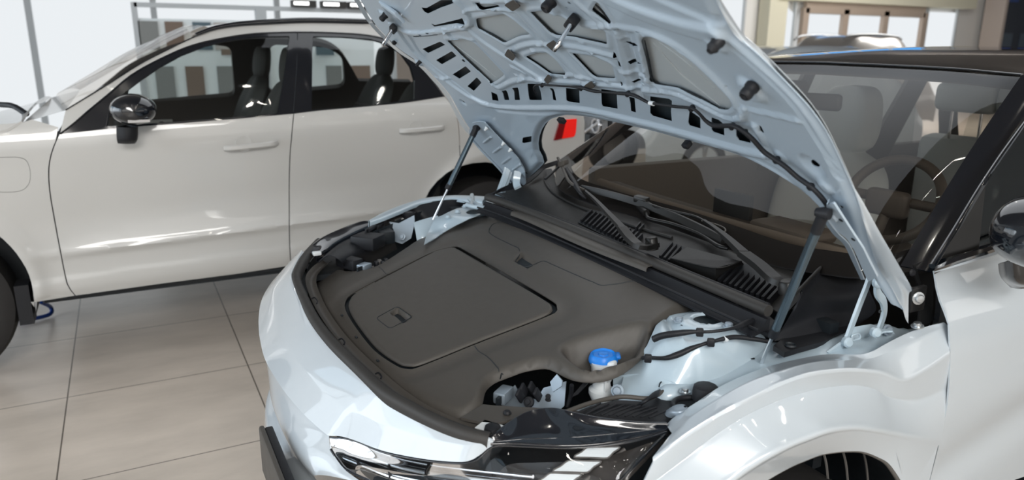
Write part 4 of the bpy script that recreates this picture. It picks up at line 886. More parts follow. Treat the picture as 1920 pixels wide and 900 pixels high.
# dark gaps beside pockets
for L in ([(895, 36), (899, 53), (922, 65), (945, 79)], [(841, 78), (865, 102), (895, 130), (916, 152), (921, 153)], [(998, 24), (1016, 43), (1034, 60), (1043, 65)], [(1074, 68), (1110, 76), (1134, 82)], [(987, 107), (1010, 122), (1031, 137), (1060, 138)], [(1074, 101), (1090, 118), (1108, 137), (1116, 143), (1150, 146)], [(1209, 76), (1217, 115), (1224, 149), (1233, 157), (1270, 163)], [(1270, 163), (1305, 180), (1340, 200), (1358, 203)], [(1108, 0), (1130, 22), (1145, 42)], [(752, 24), (765, 38), (777, 48)]):
    tube('panel_gap', [HS.at(x, y, -.002, .0) for x, y in L], [.0008, .0022, .0022, .0012], 'void', hood, 6, 40)
# grey reinforcement openings
for L in ([(946, 9), (962, 0), (976, 12), (962, 21)], [(1024, 84), (1037, 76), (1052, 88), (1039, 97)], [(946, 103), (952, 92), (967, 105), (962, 114)], [(1020, 149), (1027, 140), (1035, 146), (1028, 158)], [(1095, 161), (1108, 152), (1116, 163), (1107, 167)]):
    patch('rib_opening', HS, hh(fillet(L, 2.5, 3), .011), 'plastic', hood, .02, .003, d=.0125)
# rubber stops
def stop(px, py, px2, py2, r, tap=.8, m_='rubber'):
    c = HS.at(px, py, .004); c2 = HS.at(px2, py2, .05); ax = HS.e2*.04
    L = .026; r = r*.58
    return lathe('rubber_stop', c, ax, [(0, 0), (r*1.15, 0), (r*1.15, .006), (r, .009), (r, .014), (r*1.05, .018), (r*tap, L-.003), (r*tap*.8, L), (r*.3, L-.001), (0, L-.004)], 'plastic_dark', hood, 28)
stop(1349, 75, 0, 0, .017, .7); stop(1412, 161, 0, 0, .019, .95); stop(1035, 2, 0, 0, .020, 1.0); stop(724, 27, 0, 0, .017, 1.0); stop(789, 114, 0, 0, .011, .8)
# latch strikers
def striker(c, s=1.0):
    o = HS.at(*c, .006); e0, e1, n = HS.e0, HS.e1, HS.e2
    b = boxm('latch_striker', o+n*.010*s, (.052*s, .024*s, .022*s), 'plastic_dark', hood, ax=[e0*.75+e1*.35+n*.0, e1*.9-e0*.3, n], bevel=.004)
    a_ = o+n*.012*s+(e0*.75+e1*.35)*-.016*s; c_ = o+n*.012*s+(e0*.75+e1*.35)*.016*s; dn = n*.062*s-e1*.012*s
    tube('striker_loop', [a_, a_+dn*.45, a_+dn*.85, a_*.8+c_*.2+dn, (a_+c_)/2+dn*1.02, a_*.2+c_*.8+dn, c_+dn*.85, c_+dn*.45, c_], .0045*s, 'chrome', b, 12, 60)
    return b
striker((1078, 36)); striker((741, 50), .95)
boxm('striker_plate', HS.at(735, 22, .008), (.10, .045, .012), 'inner_paint', hood, ax=[HS.e0*.5+HS.e1*-.5, HS.e1, HS.e2], bevel=.003)
boxm('rear_bumper_stop', HS.at(1053, 226, .004), (.03, .018, .014), 'plastic_dark', hood, ax=[HS.e0, HS.e1, HS.e2], bevel=.003)
boxm('rear_bumper_stop', HS.at(1288, 271, .004), (.02, .014, .02), 'plastic_dark', hood, ax=[HS.e0, HS.e1, HS.e2], bevel=.004)
boxm('edge_stop', HS.at(739, 80, .004), (.018, .014, .014), 'plastic_dark', hood, ax=[HS.e0, HS.e1, HS.e2], bevel=.003)
# washer hose with clips
hose_px = [(1006, 176), (1001, 166), (1005, 160), (1018, 159.5), (1050, 161), (1088, 164), (1110, 170), (1140, 173.5), (1176, 176), (1192, 180), (1215, 192), (1222, 193.5), (1245, 197), (1268, 200), (1296, 203), (1310, 212), (1325, 228), (1342, 236), (1374, 236), (1392, 245), (1412, 262), (1432, 284), (1452, 298), (1472, 312), (1495, 332), (1520, 350), (1540, 370), (1556, 392)]
hs_ = tube('washer_hose', [HS.at(x, y, .016) for x, y in hose_px], [.0026]*8+[.0042]*3+[.0026]*2+[.0042]*3+[.0032]*6+[.0048]*10, 'plastic_dark', hood, 10, 220)
for x, y in ((1017, 159), (1090, 165), (1177, 176), (1297, 203), (1373, 237), (1456, 300), (1520, 350)):
    boxm('clip', HS.at(x, y, .014), (.009, .010, .014), 'plastic_dark', hs_, ax=[HS.e0, HS.e1, HS.e2], bevel=.002)
tube('joint_sleeve', [HS.at(1218, 193, .016), HS.at(1226, 194.5, .016)], .0050, 'white_plastic', hs_, 10)
# gas struts
def strut(a, b, f1, rb, rr, name='gas_strut', top_black=True):
    a, b = np.array(a), np.array(b); d = (b-a)
    m_ = a+d*f1
    g = tube(name, [a+d*.09, m_], rb, 'strut_grey', ex, 20)
    tube('end_fitting', [a, a+d*.10], rb*1.15, 'plastic_dark', g, 14)
    tube('collar', [m_-d*.0, m_+d*.05], [rb*1.12, rb*1.12], 'plastic_dark', g, 16)
    tube('rod', [m_, b], rr, 'chrome', g, 14)
    lathe('ball_joint', a+d*.01+np.array([.0, 0, 0]), (-1, -.2, 0), [(0, -.012), (.010, -.012), (.012, 0), (.008, .014), (0, .016)], 'plastic_dark', g, 16)
    return g
strut(HS.at(1546, 396, .035), P(1417, 707, z=.87), .655, .0092, .0044)
strut(HS.at(894, 238, .02), P(812, 412, z=.955), .62, .0105, .0042)
# hinges, near side
def plate(L, d, th, m_='inner_paint', par=None, name='hinge'):
    return patch(name, HS, hh(fillet(L, 3, 4), d), m_, par or ex, .02, th, d=d)
hp = plate([(1551, 385), (1562, 380), (1580, 408), (1598, 436), (1618, 466), (1631, 493), (1645, 520), (1628, 528), (1617, 505), (1602, 470), (1588, 448), (1568, 432), (1553, 412)], .022, .004, par=hood)
lathe('rivet', HS.at(1563, 407, .022), HS.e2, [(0, .006), (.008, .006), (.010, .003), (.010, 0)], 'inner_paint', hp, 18)
for x, y in ((1577, 413), (1600, 449)): lathe('rivet_hole', HS.at(x, y, .0225), HS.e2, [(0, .0003), (.0045, .0003)], 'void', hp, 14)
loft('hinge_flange', [[HS.at(x, y, .022) for x, y in ((1552, 383), (1552, 408), (1570, 434), (1592, 456), (1606, 484), (1622, 524))], [HS.at(x, y, .006) for x, y in ((1556, 372), (1546, 408), (1562, 436), (1584, 458), (1598, 486), (1616, 524))]], 'inner_paint', hp, 40, 4, .002)
def arm(L, name='hinge_arm', w0=.012, th=.006, x=(-.98, -.98), m_='shell_paint', par=None):
    pts = PX(L, list(x)); return strip(name, pts, [(-w0, -th/2), (w0, -th/2), (w0, th/2), (-w0, th/2)], m_, par or ex, 30, upv=(1, .25, 0))
xa = .0
h1 = arm([(1633, 500), (1628, 528), (1612, 570), (1597, 610), (1585, 640), (1572, 652), (1553, 666)], x=(-1.0, -1.02), w0=.010)
h2 = arm([(1645, 524), (1645, 548), (1656, 566), (1657, 590), (1645, 625)], x=(-.985, -1.0), w0=.010)
for (x, y, xx, par) in ((1633, 505, -.99, h1), (1588, 641, -1.005, h1), (1646, 530, -.975, h2), (1641, 623, -.985, h2)):
    lathe('rivet', P(x, y, x=xx), (1, -.3, .1), [(0, .010), (.008, .010), (.012, .006), (.012, -.004)], 'shell_paint', par, 18)
lathe('rivet_hole', P(1650, 584, x=-.983), (1, -.3, .1), [(0, .0), (.004, .0)], 'void', h2, 12)
# hinge, far side: stamped strap with ribs and pivot arm
FW = [(879, 248), (884, 231), (896, 228), (908, 229), (925, 248), (948, 272), (972, 298), (984, 320), (986, 345), (975, 350), (962, 342), (935, 312), (905, 280), (888, 262)]
fh = plate(FW, .016, .004, par=hood)
for (a, b) in (((907, 267), (920, 257)), ((925, 286), (938, 276)), ((942, 306), (956, 295)), ((962, 318), (975, 308))):
    tube('rib', [HS.at(*a, .018), HS.at(*b, .018)], .0045, 'inner_paint', fh, 10)
tube('edge_bead', [HS.at(x, y, .018) for x, y in ((886, 262), (905, 284), (935, 315), (960, 344))], .005, 'inner_paint', fh, 10)
for x, y in ((913, 240), (945, 268), (958, 280)): lathe('clip_post', HS.at(x, y, .018), HS.e2, [(0, .014), (.004, .013), (.006, .004), (.009, 0)], 'white_plastic', fh, 12)
lathe('hole', HS.at(986, 323, .006), HS.e2, [(0, .0005), (.010, .0005)], 'void', fh, 14)
fa = PY([(958, 302), (950, 330), (938, 362), (932, 378)], [1.36, 1.30])
strip('hinge_arm', fa, [(-.018, -.004), (.018, -.004), (.018, .004), (.010, .004), (.008, .009), (-.008, .009), (-.010, .004), (-.018, .004)], 'shell_paint', ex, 20, upv=(1, -.6, 0))
strip('hinge_arm', PY([(975, 322), (972, 340), (974, 350)], [1.36, 1.34]), [(-.006, -.006), (.022, -.006), (.022, .004), (-.006, .004)], 'shell_paint', ex, 10, upv=(1, -.6, 0))
# ================================================================== ENGINE BAY
# --- rubber seal along the front edge
seal = strip('front_seal', [p+np.array([.0, .0, .003]) for p in [P(x, y, z=z) for (x, y), z in zip([(598, 452), (575, 478), (562, 500), (556, 524), (571, 562), (592, 602), (623, 642), (670, 688), (718, 732), (768, 762), (822, 790), (878, 812), (918, 822)], [.87, .868, .866, .86, .857, .855, .855, .855, .855, .855, .853, .85, .846])]],
      [(-.015, -.02), (.013, -.02), (.015, -.006), (.012, .004), (.004, .009), (-.006, .008), (-.013, .002)], 'rubber', ex, 160)
gut = [P(x, y, z=.835) for x, y in [(604, 488), (583, 505), (573, 525), (584, 562), (606, 602), (638, 644), (684, 690), (733, 733), (783, 766), (838, 790), (876, 800)]]
loft('seal_channel', [[p+np.array([0, 0, .003]) for p in gut], [p+np.array([0, .0, -.012])+np.array([0, .018, 0]) for p in gut], [p+np.array([0, .034, -.006]) for p in gut]], 'plastic', ex, 120, 10, .002)
for x, y in ((590, 563), (641, 640), (710, 704)):
    tube('clip', [P(x-6, y-3, z=.838), P(x, y-5, z=.842), P(x+5, y+1, z=.84), P(x+4, y+6, z=.837)], .0022, 'plastic_dark', seal, 8)
# --- cover surface
TWR = P(1330, 600, z=.985)
def cover_W(x, y):
    x = np.asarray(x, float); y = np.asarray(y, float); u = np.clip((x-CX)/.75, -1.15, 1.15); y = np.clip(y, .2, 1.6)
    z = .818+.215*(y-.45)-.05*np.abs(u)**4+.012*np.exp(-((y-.45)/.08)**2)*0
    z = z-.03*(1-sstep(.38, .52, y+.22*0-.28*np.abs(u)**2.4*.5))+.010*sstep(.86, 1.05, y)
    return z
CS = ZS(cover_W)
cov_px = [(607, 498), (592, 503), (582, 524), (590, 562), (612, 600), (645, 644), (692, 690), (742, 732), (792, 764), (836, 782), (864, 785), (885, 778), (903, 762), (907, 745), (913, 728), (926, 716), (943, 709), (962, 702), (985, 694), (1010, 688.5), (1024, 689), (1040, 695), (1060, 707), (1082, 716), (1104, 717), (1140, 710), (1170, 697), (1195, 677), (1212, 655), (1222, 632), (1236, 614), (1262, 594), (1295, 576), (1330, 567), (1300, 548), (1120, 470), (1000, 418), (935, 388), (913, 390), (878, 404), (832, 430), (780, 458), (730, 490), (700, 507), (672, 513), (645, 511), (622, 503)]
covp = CS.hits([tuple(p) for p in cr(cov_px, 200, True)], -.016)
lid_px = [(835, 466), (853, 464), (873, 473), (1025, 562), (1037, 577), (1026, 591), (900, 640), (790, 684), (763, 688), (742, 681), (705, 655), (675, 619), (655, 588), (651, 568), (668, 548), (747, 506), (810, 474)]
lid = CS.hits([tuple(p) for p in cr(lid_px, 120, True)]); lc = np.mean(lid, axis=0)
def scl(L, c, k): return [tuple(c+(np.array(p)-c)*k) for p in L]
hdl = CS.hits(fillet([(705, 599), (745, 577), (773, 597), (731, 619)], 6, 4))
rec = CS.hits(fillet([(731, 588), (746, 577), (773, 597), (757, 608)], 4, 4))
bowl_px = [(1052, 657), (1070, 645), (1090, 637), (1150, 619), (1195, 609), (1216, 612), (1214, 632), (1200, 657), (1165, 678), (1125, 692), (1098, 695), (1078, 684)]
bowl = CS.hits([tuple(p) for p in cr(bowl_px, 60, True)])
svc_px = [(957, 415), (937, 417), (920, 422), (914, 431), (922, 441), (980, 470), (977, 474), (963, 487), (990, 502), (1007, 492), (1013, 488.5), (1024, 491), (1097, 523), (1127, 535), (1155, 533), (1208, 523)]
svc = CS.hits([tuple(p) for p in dens(svc_px, False, 4)])
notch = CS.hits(fillet([(977, 473), (962, 487), (990, 503), (1007, 491)], 3, 3))
ledge = CS.hits([(957, 415), (1040, 452), (1120, 488), (1210, 524)])
ledge_line = CS.hits([(935, 388), (1030, 430), (1120, 470), (1210, 515)])
dip = CS.hits([(960, 425), (985, 440), (1100, 492), (1180, 525), (1130, 530), (1090, 515), (1010, 480), (940, 440)])
lowr = CS.hits([(735, 500), (800, 452), (850, 425)])
seamN = CS.hits([(890, 648), (915, 670), (933, 690), (943, 710)]); seamF = CS.hits([(710, 500), (728, 514)])
corner_r = CS.hits([(905, 762), (913, 728), (943, 709), (985, 693), (1020, 688), (1060, 707), (1100, 717)])
def cover_extra(x, y):
    d = pdist(x, y, covp); h = -.022*(1-sstep(0, .020, d))**2
    db = pdist(x, y, bowl); ib = inpoly(x, y, bowl); sb = np.where(ib, db, -db)
    h += -.050*sstep(-.004, .030, sb)+.004*np.exp(-((sb+.012)/.012)**2)
    dl = pdist(x, y, lid); il = inpoly(x, y, lid); h += np.where(il, 0, .005*np.exp(-(dl/.010)**2))-.006*np.where(il, 0, 1)*np.exp(-((dl-.035)/.03)**2)
    dn = np.where(inpoly(x, y, notch), 1, 0)*pdist(x, y, notch); h += -.02*sstep(0, .008, dn)
    # rear ledge: higher panel towards the cowl, stepping down
    h += .010*np.exp(-(pdist(x, y, corner_r, False)/.025)**2)
    return h
cover = patch('bay_cover', CS, covp, 'plastic', ex, .0085, .003, holes=[scl(lid, lc, 1.024)], extra=cover_extra, angle=70)
patch('recess_liner', CS, scl(lid, lc, 1.04), 'void', cover, .08, .002, d=-.012)
def lid_extra(x, y):
    d = pdist(x, y, lid); h = .004-.010*(1-sstep(0, .014, d))**2
    dr = np.where(inpoly(x, y, rec), pdist(x, y, rec), 0); h += -.02*sstep(0, .007, dr)
    return h
lidm = patch('storage_lid', CS, scl(lid, lc, .982), 'plastic', cover, .006, .003, extra=lid_extra, angle=70)
patch('lid_handle_recess', CS, scl(rec, np.mean(rec, axis=0), .86), 'void', lidm, .03, .002, d=-.0135)
patch('notch_recess', CS, scl(notch, np.mean(notch, axis=0), .8), 'void', cover, .03, .002, d=-.012)
tube('lid_gap', [CS.pt(*p, .0042) for p in cr(hdl, 40, True)], .0012, 'void', lidm, 6, 60, closed=True)
tube('panel_gap', [CS.pt(*p, -.0+float(cover_extra(np.array([p[0]]), np.array([p[1]]))[0])) for p in svc[::4]], .0016, 'void', cover, 6, 160)
tube('panel_gap', [CS.pt(*p, float(cover_extra(np.array([p[0]]), np.array([p[1]]))[0])) for p in cr(seamN, 14)], .0013, 'void', cover, 6, 30)
for x, y in ((668, 632), (708, 676), (641, 591)): boxm('slot', CS.at(x, y, .001), (.010, .006, .003), 'void', cover)
loft('ledge_step', [[CS.pt(*p, .022) for p in cr(ledge, 20)], [CS.pt(p[0], p[1]+.004, .034) for p in cr(ledge, 20)], [CS.pt(p[0]+.01, p[1]+.05, .030) for p in cr(ledge, 20)]], 'plastic', cover, 40, 10, .002)
tube('panel_gap', [CS.pt(*p, float(cover_extra(np.array([p[0]]), np.array([p[1]]))[0])) for p in cr(seamF, 8)], .0012, 'void', cover, 6, 12)
# --- dark well under everything
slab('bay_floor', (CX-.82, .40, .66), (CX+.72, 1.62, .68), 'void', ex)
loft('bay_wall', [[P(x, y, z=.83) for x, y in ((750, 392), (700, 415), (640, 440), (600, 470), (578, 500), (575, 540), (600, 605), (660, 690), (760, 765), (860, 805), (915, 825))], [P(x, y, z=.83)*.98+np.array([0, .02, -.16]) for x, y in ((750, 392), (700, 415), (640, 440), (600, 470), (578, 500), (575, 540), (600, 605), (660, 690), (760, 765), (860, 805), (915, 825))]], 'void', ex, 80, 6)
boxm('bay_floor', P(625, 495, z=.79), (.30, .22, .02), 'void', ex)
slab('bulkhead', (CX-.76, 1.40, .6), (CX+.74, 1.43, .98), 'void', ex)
# --- washer filler
wc = P(1131, 672, z=.888)
cap = lathe('washer_cap', wc+np.array([0, 0, -.004]), (.05, -.05, 1), [(0, .016), (.010, .017), (.012, .0145), (.022, .0145), (.026, .018), (.030, .014), (.0335, .004), (.034, .001), (.033, -.002), (.0, -.002)], 'blue_cap', ex, 64, wob=lambda t: 1+.045*math.cos(2*t+.6)+.02*math.cos(6*t))
boxm('cap_tab', P(1157, 667, z=.893), (.016, .030, .010), 'blue_cap', cap, bevel=.004, ax=[[.5, .86, 0], [-.86, .5, 0], [0, 0, 1]])
lathe('filler_neck', wc+np.array([0, 0, -.055]), (0, 0, 1), [(.022, 0), (.024, .01), (.024, .036), (.030, .038), (.031, .046), (.027, .048), (0, .048)], 'white_plastic', ex, 40)
fb = P(1127, 741, z=.80)
fl = lathe('filler_tube', fb, (0, 0, 1), [(.0, -.01), (.024, -.008), (.030, .006), (.030, .016), (.022, .022), (.020, .04), (.025, .048), (.027, .085), (.0, .085)], 'white_plastic', ex, 40)
boxm('filler_rib', fb+np.array([.022, -.005, .03]), (.006, .006, .045), 'white_plastic', fl, bevel=.002); boxm('filler_spout', fb+np.array([.022, .012, .078]), (.022, .024, .03), 'white_plastic', fl, bevel=.006, ax=[[.8, .5, .2], [-.5, .8, 0], [-.2, 0, 1]])
# --- near strut tower, apron and rail
def near_W(x, y):
    x = np.asarray(x, float); y = np.asarray(y, float)
    d = np.hypot((x-TWR[0])/1.0, (y-TWR[1])/1.0)
    z = .865+.10*(1-sstep(.105, .20, d))+.018*(1-sstep(.060, .085, d))
    z = z-.07*sstep(0, .14, (TWR[1]-.17)-y)-.095*sstep(.06, .13, x-TWR[0])
    return z
NS = ZS(near_W)
nap_px = [(1170, 700), (1195, 672), (1213, 648), (1230, 610), (1262, 582), (1288, 570), (1340, 564), (1400, 575), (1440, 590), (1450, 640), (1500, 650), (1400, 712), (1345, 735), (1300, 765), (1262, 790), (1180, 775), (1160, 752)]
hole = NS.hits(ellipse((1327, 599), 27.5, 9, 24, .04), )
napd = NS.hits(dens(nap_px, True, 8))
def near_extra(x, y):
    h = np.zeros(len(x))
    for L, w_, a_ in NRG: h += a_*np.exp(-(pdist(x, y, L, False)/w_)**2)
    dh = pdist(x, y, hole); h += .004*np.exp(-((dh-.006)/.004)**2)
    return h
NRG = [(NS.hits(p), w_, a_) for p, w_, a_ in [([(1222, 612), (1262, 625), (1300, 655), (1310, 690)], .006, -.006), ([(1248, 600), (1258, 588), (1300, 576)], .004, -.004), ([(1280, 640), (1300, 650), (1340, 640), (1400, 620)], .008, .006), ([(1215, 690), (1225, 665), (1250, 645), (1275, 640)], .012, .010), ([(1410, 600), (1412, 620), (1430, 635)], .005, .006)]]
tw = patch('strut_tower', NS, napd, 'shell_paint', ex, .008, .003, holes=[hole], extra=near_extra, angle=70)
lathe('tower_bearing', TWR+np.array([0, 0, -.035]), (0, 0, 1), [(.03, 0), (.026, .012), (.010, .014), (.008, .024), (0, .024)], 'plastic_dark', tw, 24)
for x, y in ((1273, 602), (1366, 613), (1352, 590)): bolt('bolt', NS.at(x, y, .001), (0, 0, 1), .0095, 'zinc', tw)
for x, y in ((1278, 610), (1331, 586)): lathe('hole', NS.at(x, y, .001), (0, 0, 1), [(0, .0004), (.003, .0004)], 'void', tw, 10)
# fender rail with rounded front end
RS = ZS(lambda x, y: .887+.068*sstep(1.0, 1.45, np.asarray(y, float))+0*np.asarray(x, float))
rail_px = [(1233, 727), (1236, 716), (1247, 711), (1265, 712), (1285, 700), (1330, 668), (1372, 645), (1410, 634), (1470, 636), (1520, 632), (1560, 625), (1640, 600), (1690, 610), (1780, 615), (1700, 660), (1560, 690), (1460, 712), (1400, 736), (1352, 752), (1338, 738), (1302, 728), (1262, 733), (1242, 731)]
raild = RS.hits([tuple(p) for p in cr(rail_px, 120, True)])
rail_m = patch('fender_rail', RS, raild, 'shell_paint', ex, .015, .018, extra=lambda x, y: -.014*(1-sstep(0, .02, pdist(x, y, raild)))**2, angle=60)
tube('lip_gap', [RS.at(x, y, .0, -.004) for x, y in ((1236, 722), (1239, 714), (1250, 710), (1266, 711), (1287, 698), (1331, 667), (1373, 644), (1412, 633))], .0016, 'void', rail_m, 6, 60)
for x, y in ((1361, 696), (1411, 672)): lathe('hole', RS.at(x, y, .001), (0, 0, 1), [(0, .0006), (.0055, .0006), (.0055, 0)], 'void', rail_m, 16)
loft('inner_wheelhouse', [NS.pts(*np.array(NS.hits([(1150, 705), (1200, 700), (1260, 715), (1300, 745)])).T), [P(x, y, z=.70) for x, y in ((1150, 790), (1200, 800), (1250, 810), (1300, 815))]], 'shell_paint', ex, 30, 10, .002)
sheet('battery_bracket', [P(1147, 735, z=.83), P(1163, 718, z=.85), P(1180, 712, z=.86), P(1197, 722, z=.855), P(1195, 750, z=.80), P(1160, 735, z=.80)], (.6, -.7, .3), .003, 'zinc', ex)
bolt('bolt', P(1158, 733, z=.845), (.6, -.7, .4), .010, 'zinc', ex)
# hinge base plate
hb = sheet('hinge_base', [P(1548, 668, x=-1.03), P(1575, 655, x=-1.03), P(1590, 632, x=-1.03), P(1615, 612, x=-1.02), P(1640, 607, x=-1.02), P(1675, 618, x=-1.01), P(1678, 632, x=-1.01), P(1650, 645, x=-1.02), P(1622, 668, x=-1.03), P(1560, 680, x=-1.03)], (1, -.2, .45), .004, 'shell_paint', ex)
for x, y in ((1609, 659), (1664, 619)): bolt('bolt', P(x, y, x=-1.005), (1, -.2, .4), .009, 'zinc', hb)
tube('slot_rim', [P(x, y, x=-1.008) for x, y in ((1598, 636), (1598, 629), (1610, 626), (1612, 634), (1600, 638))], .0025, 'shell_paint', hb, 8, 30, closed=True)
lathe('hole', P(1588, 660, x=-1.012), (1, -.2, .45), [(0, .001), (.011, .001), (.011, 0)], 'void', hb, 16)
strip('support_tab', PX([(1640, 632), (1652, 622), (1664, 620), (1673, 620)], [-.99, -.97]), [(-.006, -.002), (.006, -.002), (.006, .002), (-.006, .002)], 'shell_paint', hb, 12)
bolt('bolt', P(1720, 612, z=1.0), (0, -.2, 1), .009, 'steel', ex)
# pipes over the tower
def pipe(L, z, r, n=120): return tube('coolant_pipe', [P(x, y, z=zz) for (x, y), zz in zip(L, np.interp(np.linspace(0, 1, len(L)), np.linspace(0, 1, len(z)), z))], r, 'plastic_dark', ex, 12, n)
p1 = pipe([(1225, 636), (1240, 630), (1262, 626), (1300, 622), (1330, 622), (1362, 618), (1386, 612), (1400, 606), (1418, 600)], [.97, 1.0, 1.01, 1.0], [.0078, .0078, .007, .0036, .0036, .0036, .007, .0078, .0078])
p2 = pipe([(1205, 671), (1222, 671), (1250, 671), (1278, 662), (1300, 652), (1326, 643), (1345, 638), (1362, 634), (1380, 632), (1410, 635), (1440, 640)], [.91, .94, .97, .98, .97], [.0045, .0045, .0045, .007, .007, .004, .004, .0055, .0055, .0055, .005])
for x, y, z in ((1312, 623, 1.0), (1333, 642, .975), (1215, 672, .935)): boxm('clip', P(x, y, z=z), (.016, .014, .018), 'plastic_dark', p2, bevel=.003, ax=[[.6, .8, 0], [-.8, .6, 0], [0, 0, 1]])
tube('joint_sleeve', [P(1357, 636, z=.976), P(1363, 635, z=.976)], .0068, 'white_plastic', p2, 12)
# --- latch bracket, near side
def zs(L, z): return [P(x, y, z=z) for x, y in L]
lb = sheet('latch_bracket', [P(930, 742, z=.82), P(957, 723, z=.835), P(973, 745, z=.81), P(985, 752, z=.80), P(1000, 745, z=.80), P(1010, 748, z=.80), P(1020, 738, z=.81), P(1022, 727, z=.83), P(1060, 715, z=.86), P(1063, 760, z=.80), P(1058, 768, z=.78), P(930, 766, z=.78)], (.55, -.75, .35), .003, 'zinc', ex)
boxm('box_end', P(944, 740, z=.825), (.03, .05, .028), 'zinc', lb, bevel=.004, ax=[[.8, .6, 0], [-.6, .8, 0], [0, 0, 1]])
boxm('box_opening', P(938, 749, z=.825), (.008, .03, .018), 'void', lb, ax=[[.8, .6, 0], [-.6, .8, 0], [0, 0, 1]])
sheet('bracket_tab', [P(1023, 716, z=.865), P(1048, 702, z=.88), P(1063, 714, z=.87), P(1060, 724, z=.86), P(1024, 735, z=.85)], (.2, -.9, .3), .003, 'zinc', lb)
for x, y in ((992, 754), (1030, 744)): 
    bb = lathe('latch_bolt', P(x, y, z=.815), (.5, -.7, .5), [(0, .010), (.006, .010), (.006, .006), (.012, .005), (.013, 0)], 'plastic_dark', lb, 18)
for k, (x, y) in enumerate(((982, 731), (998, 728), (1008, 740), (975, 742))): boxm('latch_pawl', P(x, y, z=.83), (.007, .022, .028), 'plastic_dark', lb, bevel=.003, ax=[[.8, .6, 0], [-.5, .7, .5], [0, -.5, .86]])
tube('latch_cable', [P(1072, 722, z=.86), P(1070, 740, z=.83), P(1063, 762, z=.80)], .005, 'plastic_dark', ex, 8)
sheet('side_strap', [P(1065, 745, z=.82), P(1080, 728, z=.84), P(1100, 712, z=.85), P(1105, 720, z=.84), P(1085, 740, z=.82)], (.5, -.6, .6), .004, 'plastic_dark', ex)
for L in ([(1062, 770), (1120, 752), (1160, 740), (1125, 765)],): sheet('splash_panel', [P(x, y, z=.79) for x, y in L], (0, 0, 1), .004, 'shell_paint', ex)
# --- black flat shroud behind the lamp
sh = sheet('lamp_shroud', [P(x, y, z=.842) for x, y in ((864, 783), (905, 758), (925, 760), (1000, 764), (1062, 768), (1100, 772), (1010, 770), (985, 778), (960, 786), (930, 793), (900, 791))], (0, 0, 1), .006, 'plastic', ex)
boxm('foam_pad', P(918, 803, z=.838), (.05, .04, .008), 'white_plastic', ex, ax=[[.8, .5, 0], [-.5, .8, 0], [0, 0, 1]])
lathe('rubber_button', P(924, 806, z=.842), (0, 0, 1), [(0, .012), (.010, .012), (.016, .008), (.018, 0)], 'plastic_dark', ex, 24)
lathe('push_pin', P(951, 775, z=.845), (0, 0, 1), [(0, .006), (.006, .006), (.009, .002), (.009, 0)], 'plastic_dark', ex, 18)
# --- ribbed lamp housing top
RB = ZS(lambda x, y: .874+0*np.asarray(x, float)); rb_px = [(1062, 772), (1110, 752), (1160, 742), (1215, 745), (1235, 735), (1258, 728), (1285, 727), (1312, 735), (1335, 728), (1340, 740), (1300, 765), (1268, 785), (1255, 792), (1200, 790), (1120, 783)]
rbm = patch('lamp_housing', RB, RB.hits(fillet(rb_px, 5, 3)), 'plastic_dark', ex, .03, .02, extra=lambda x, y: -.010+0*x)
for k in range(10):
    x0_, y0_ = 1082+k*15, 776+k*.8
    tube('rib', [RB.at(x0_+(0), y0_, .0), RB.at(x0_+18, y0_-9, .004), RB.at(x0_+30, y0_-13, .004), RB.at(x0_+44, y0_-20+k*.3, .004)] if k < 8 else [RB.at(x0_, y0_, .0), RB.at(x0_+20, y0_-8, .003), RB.at(x0_+30, y0_-12, .003)], .0022, 'plastic_dark', rbm, 8, 20)
tube('rim', [RB.at(x, y, .002) for x, y in ((1062, 772), (1110, 755), (1165, 744), (1215, 747), (1240, 736), (1262, 729), (1285, 730), (1312, 738))], .005, 'plastic', rbm, 10, 60)
tube('rim', [RB.at(x, y, .004) for x, y in ((1268, 770), (1262, 758), (1272, 748), (1295, 745), (1330, 745))], .006, 'plastic_dark', rbm, 10, 40)
loft('bulb_cover', [[RB.at(1262+16*math.cos(t), 775+9*math.sin(t), .0) for t in np.linspace(0, 6.28, 17)], [RB.at(1275+14*math.cos(t), 766+8*math.sin(t), .02) for t in np.linspace(0, 6.28, 17)], [RB.at(1285+3*math.cos(t), 762+2*math.sin(t), .026) for t in np.linspace(0, 6.28, 17)]], 'zinc', rbm, 40, 12)
lathe('adjuster_cap', P(1323, 732, z=.90), (0, 0, 1), [(0, .012), (.020, .012), (.025, .009), (.027, .0), (.027, -.02)], 'plastic_dark', rbm, 40, wob=lambda t: 1+.02*math.cos(12*t))
bolt('bolt', P(1284, 735, z=.885), (0, 0, 1), .008, 'steel', rbm)
tube('lamp_cable', [P(1195, 762, z=.86), P(1210, 752, z=.88), P(1225, 742, z=.88), P(1240, 735, z=.87)], [.004, .004, .007, .007], 'plastic_dark', rbm, 10)
# --- gloss-black lamp cover and headlamp
GL = ZS(lambda x, y: .868-.01*sstep(0, .1, np.asarray(y, float)*0+.0)+0*np.asarray(x, float))
gl_top = [(917, 824), (932, 812), (953, 796), (973, 783), (993, 774), (1020, 768.5), (1045, 769), (1080, 777), (1115, 784), (1150, 789), (1200, 794), (1250, 795)]
gl_bot = [(920, 834), (955, 833), (985, 834), (1020, 836), (1060, 837), (1100, 836), (1140, 832), (1180, 825), (1205, 820), (1225, 815), (1243, 810), (1253, 803)]
gt = [P(x, y, z=z) for (x, y), z in zip(gl_top, np.interp(np.arange(12), [0, 5, 11], [.846, .885, .872]))]
gb = [P(x, y, z=z) for (x, y), z in zip(gl_bot, np.interp(np.arange(12), [0, 5, 11], [.838, .848, .862]))]
gm = [p*.45+q*.55+np.array([0, 0, -.004]) for p, q in zip(gt, gb)]
gc = loft('lamp_cover', [gt, gm, gb], 'black_paint', ex, 80, 24, .006)
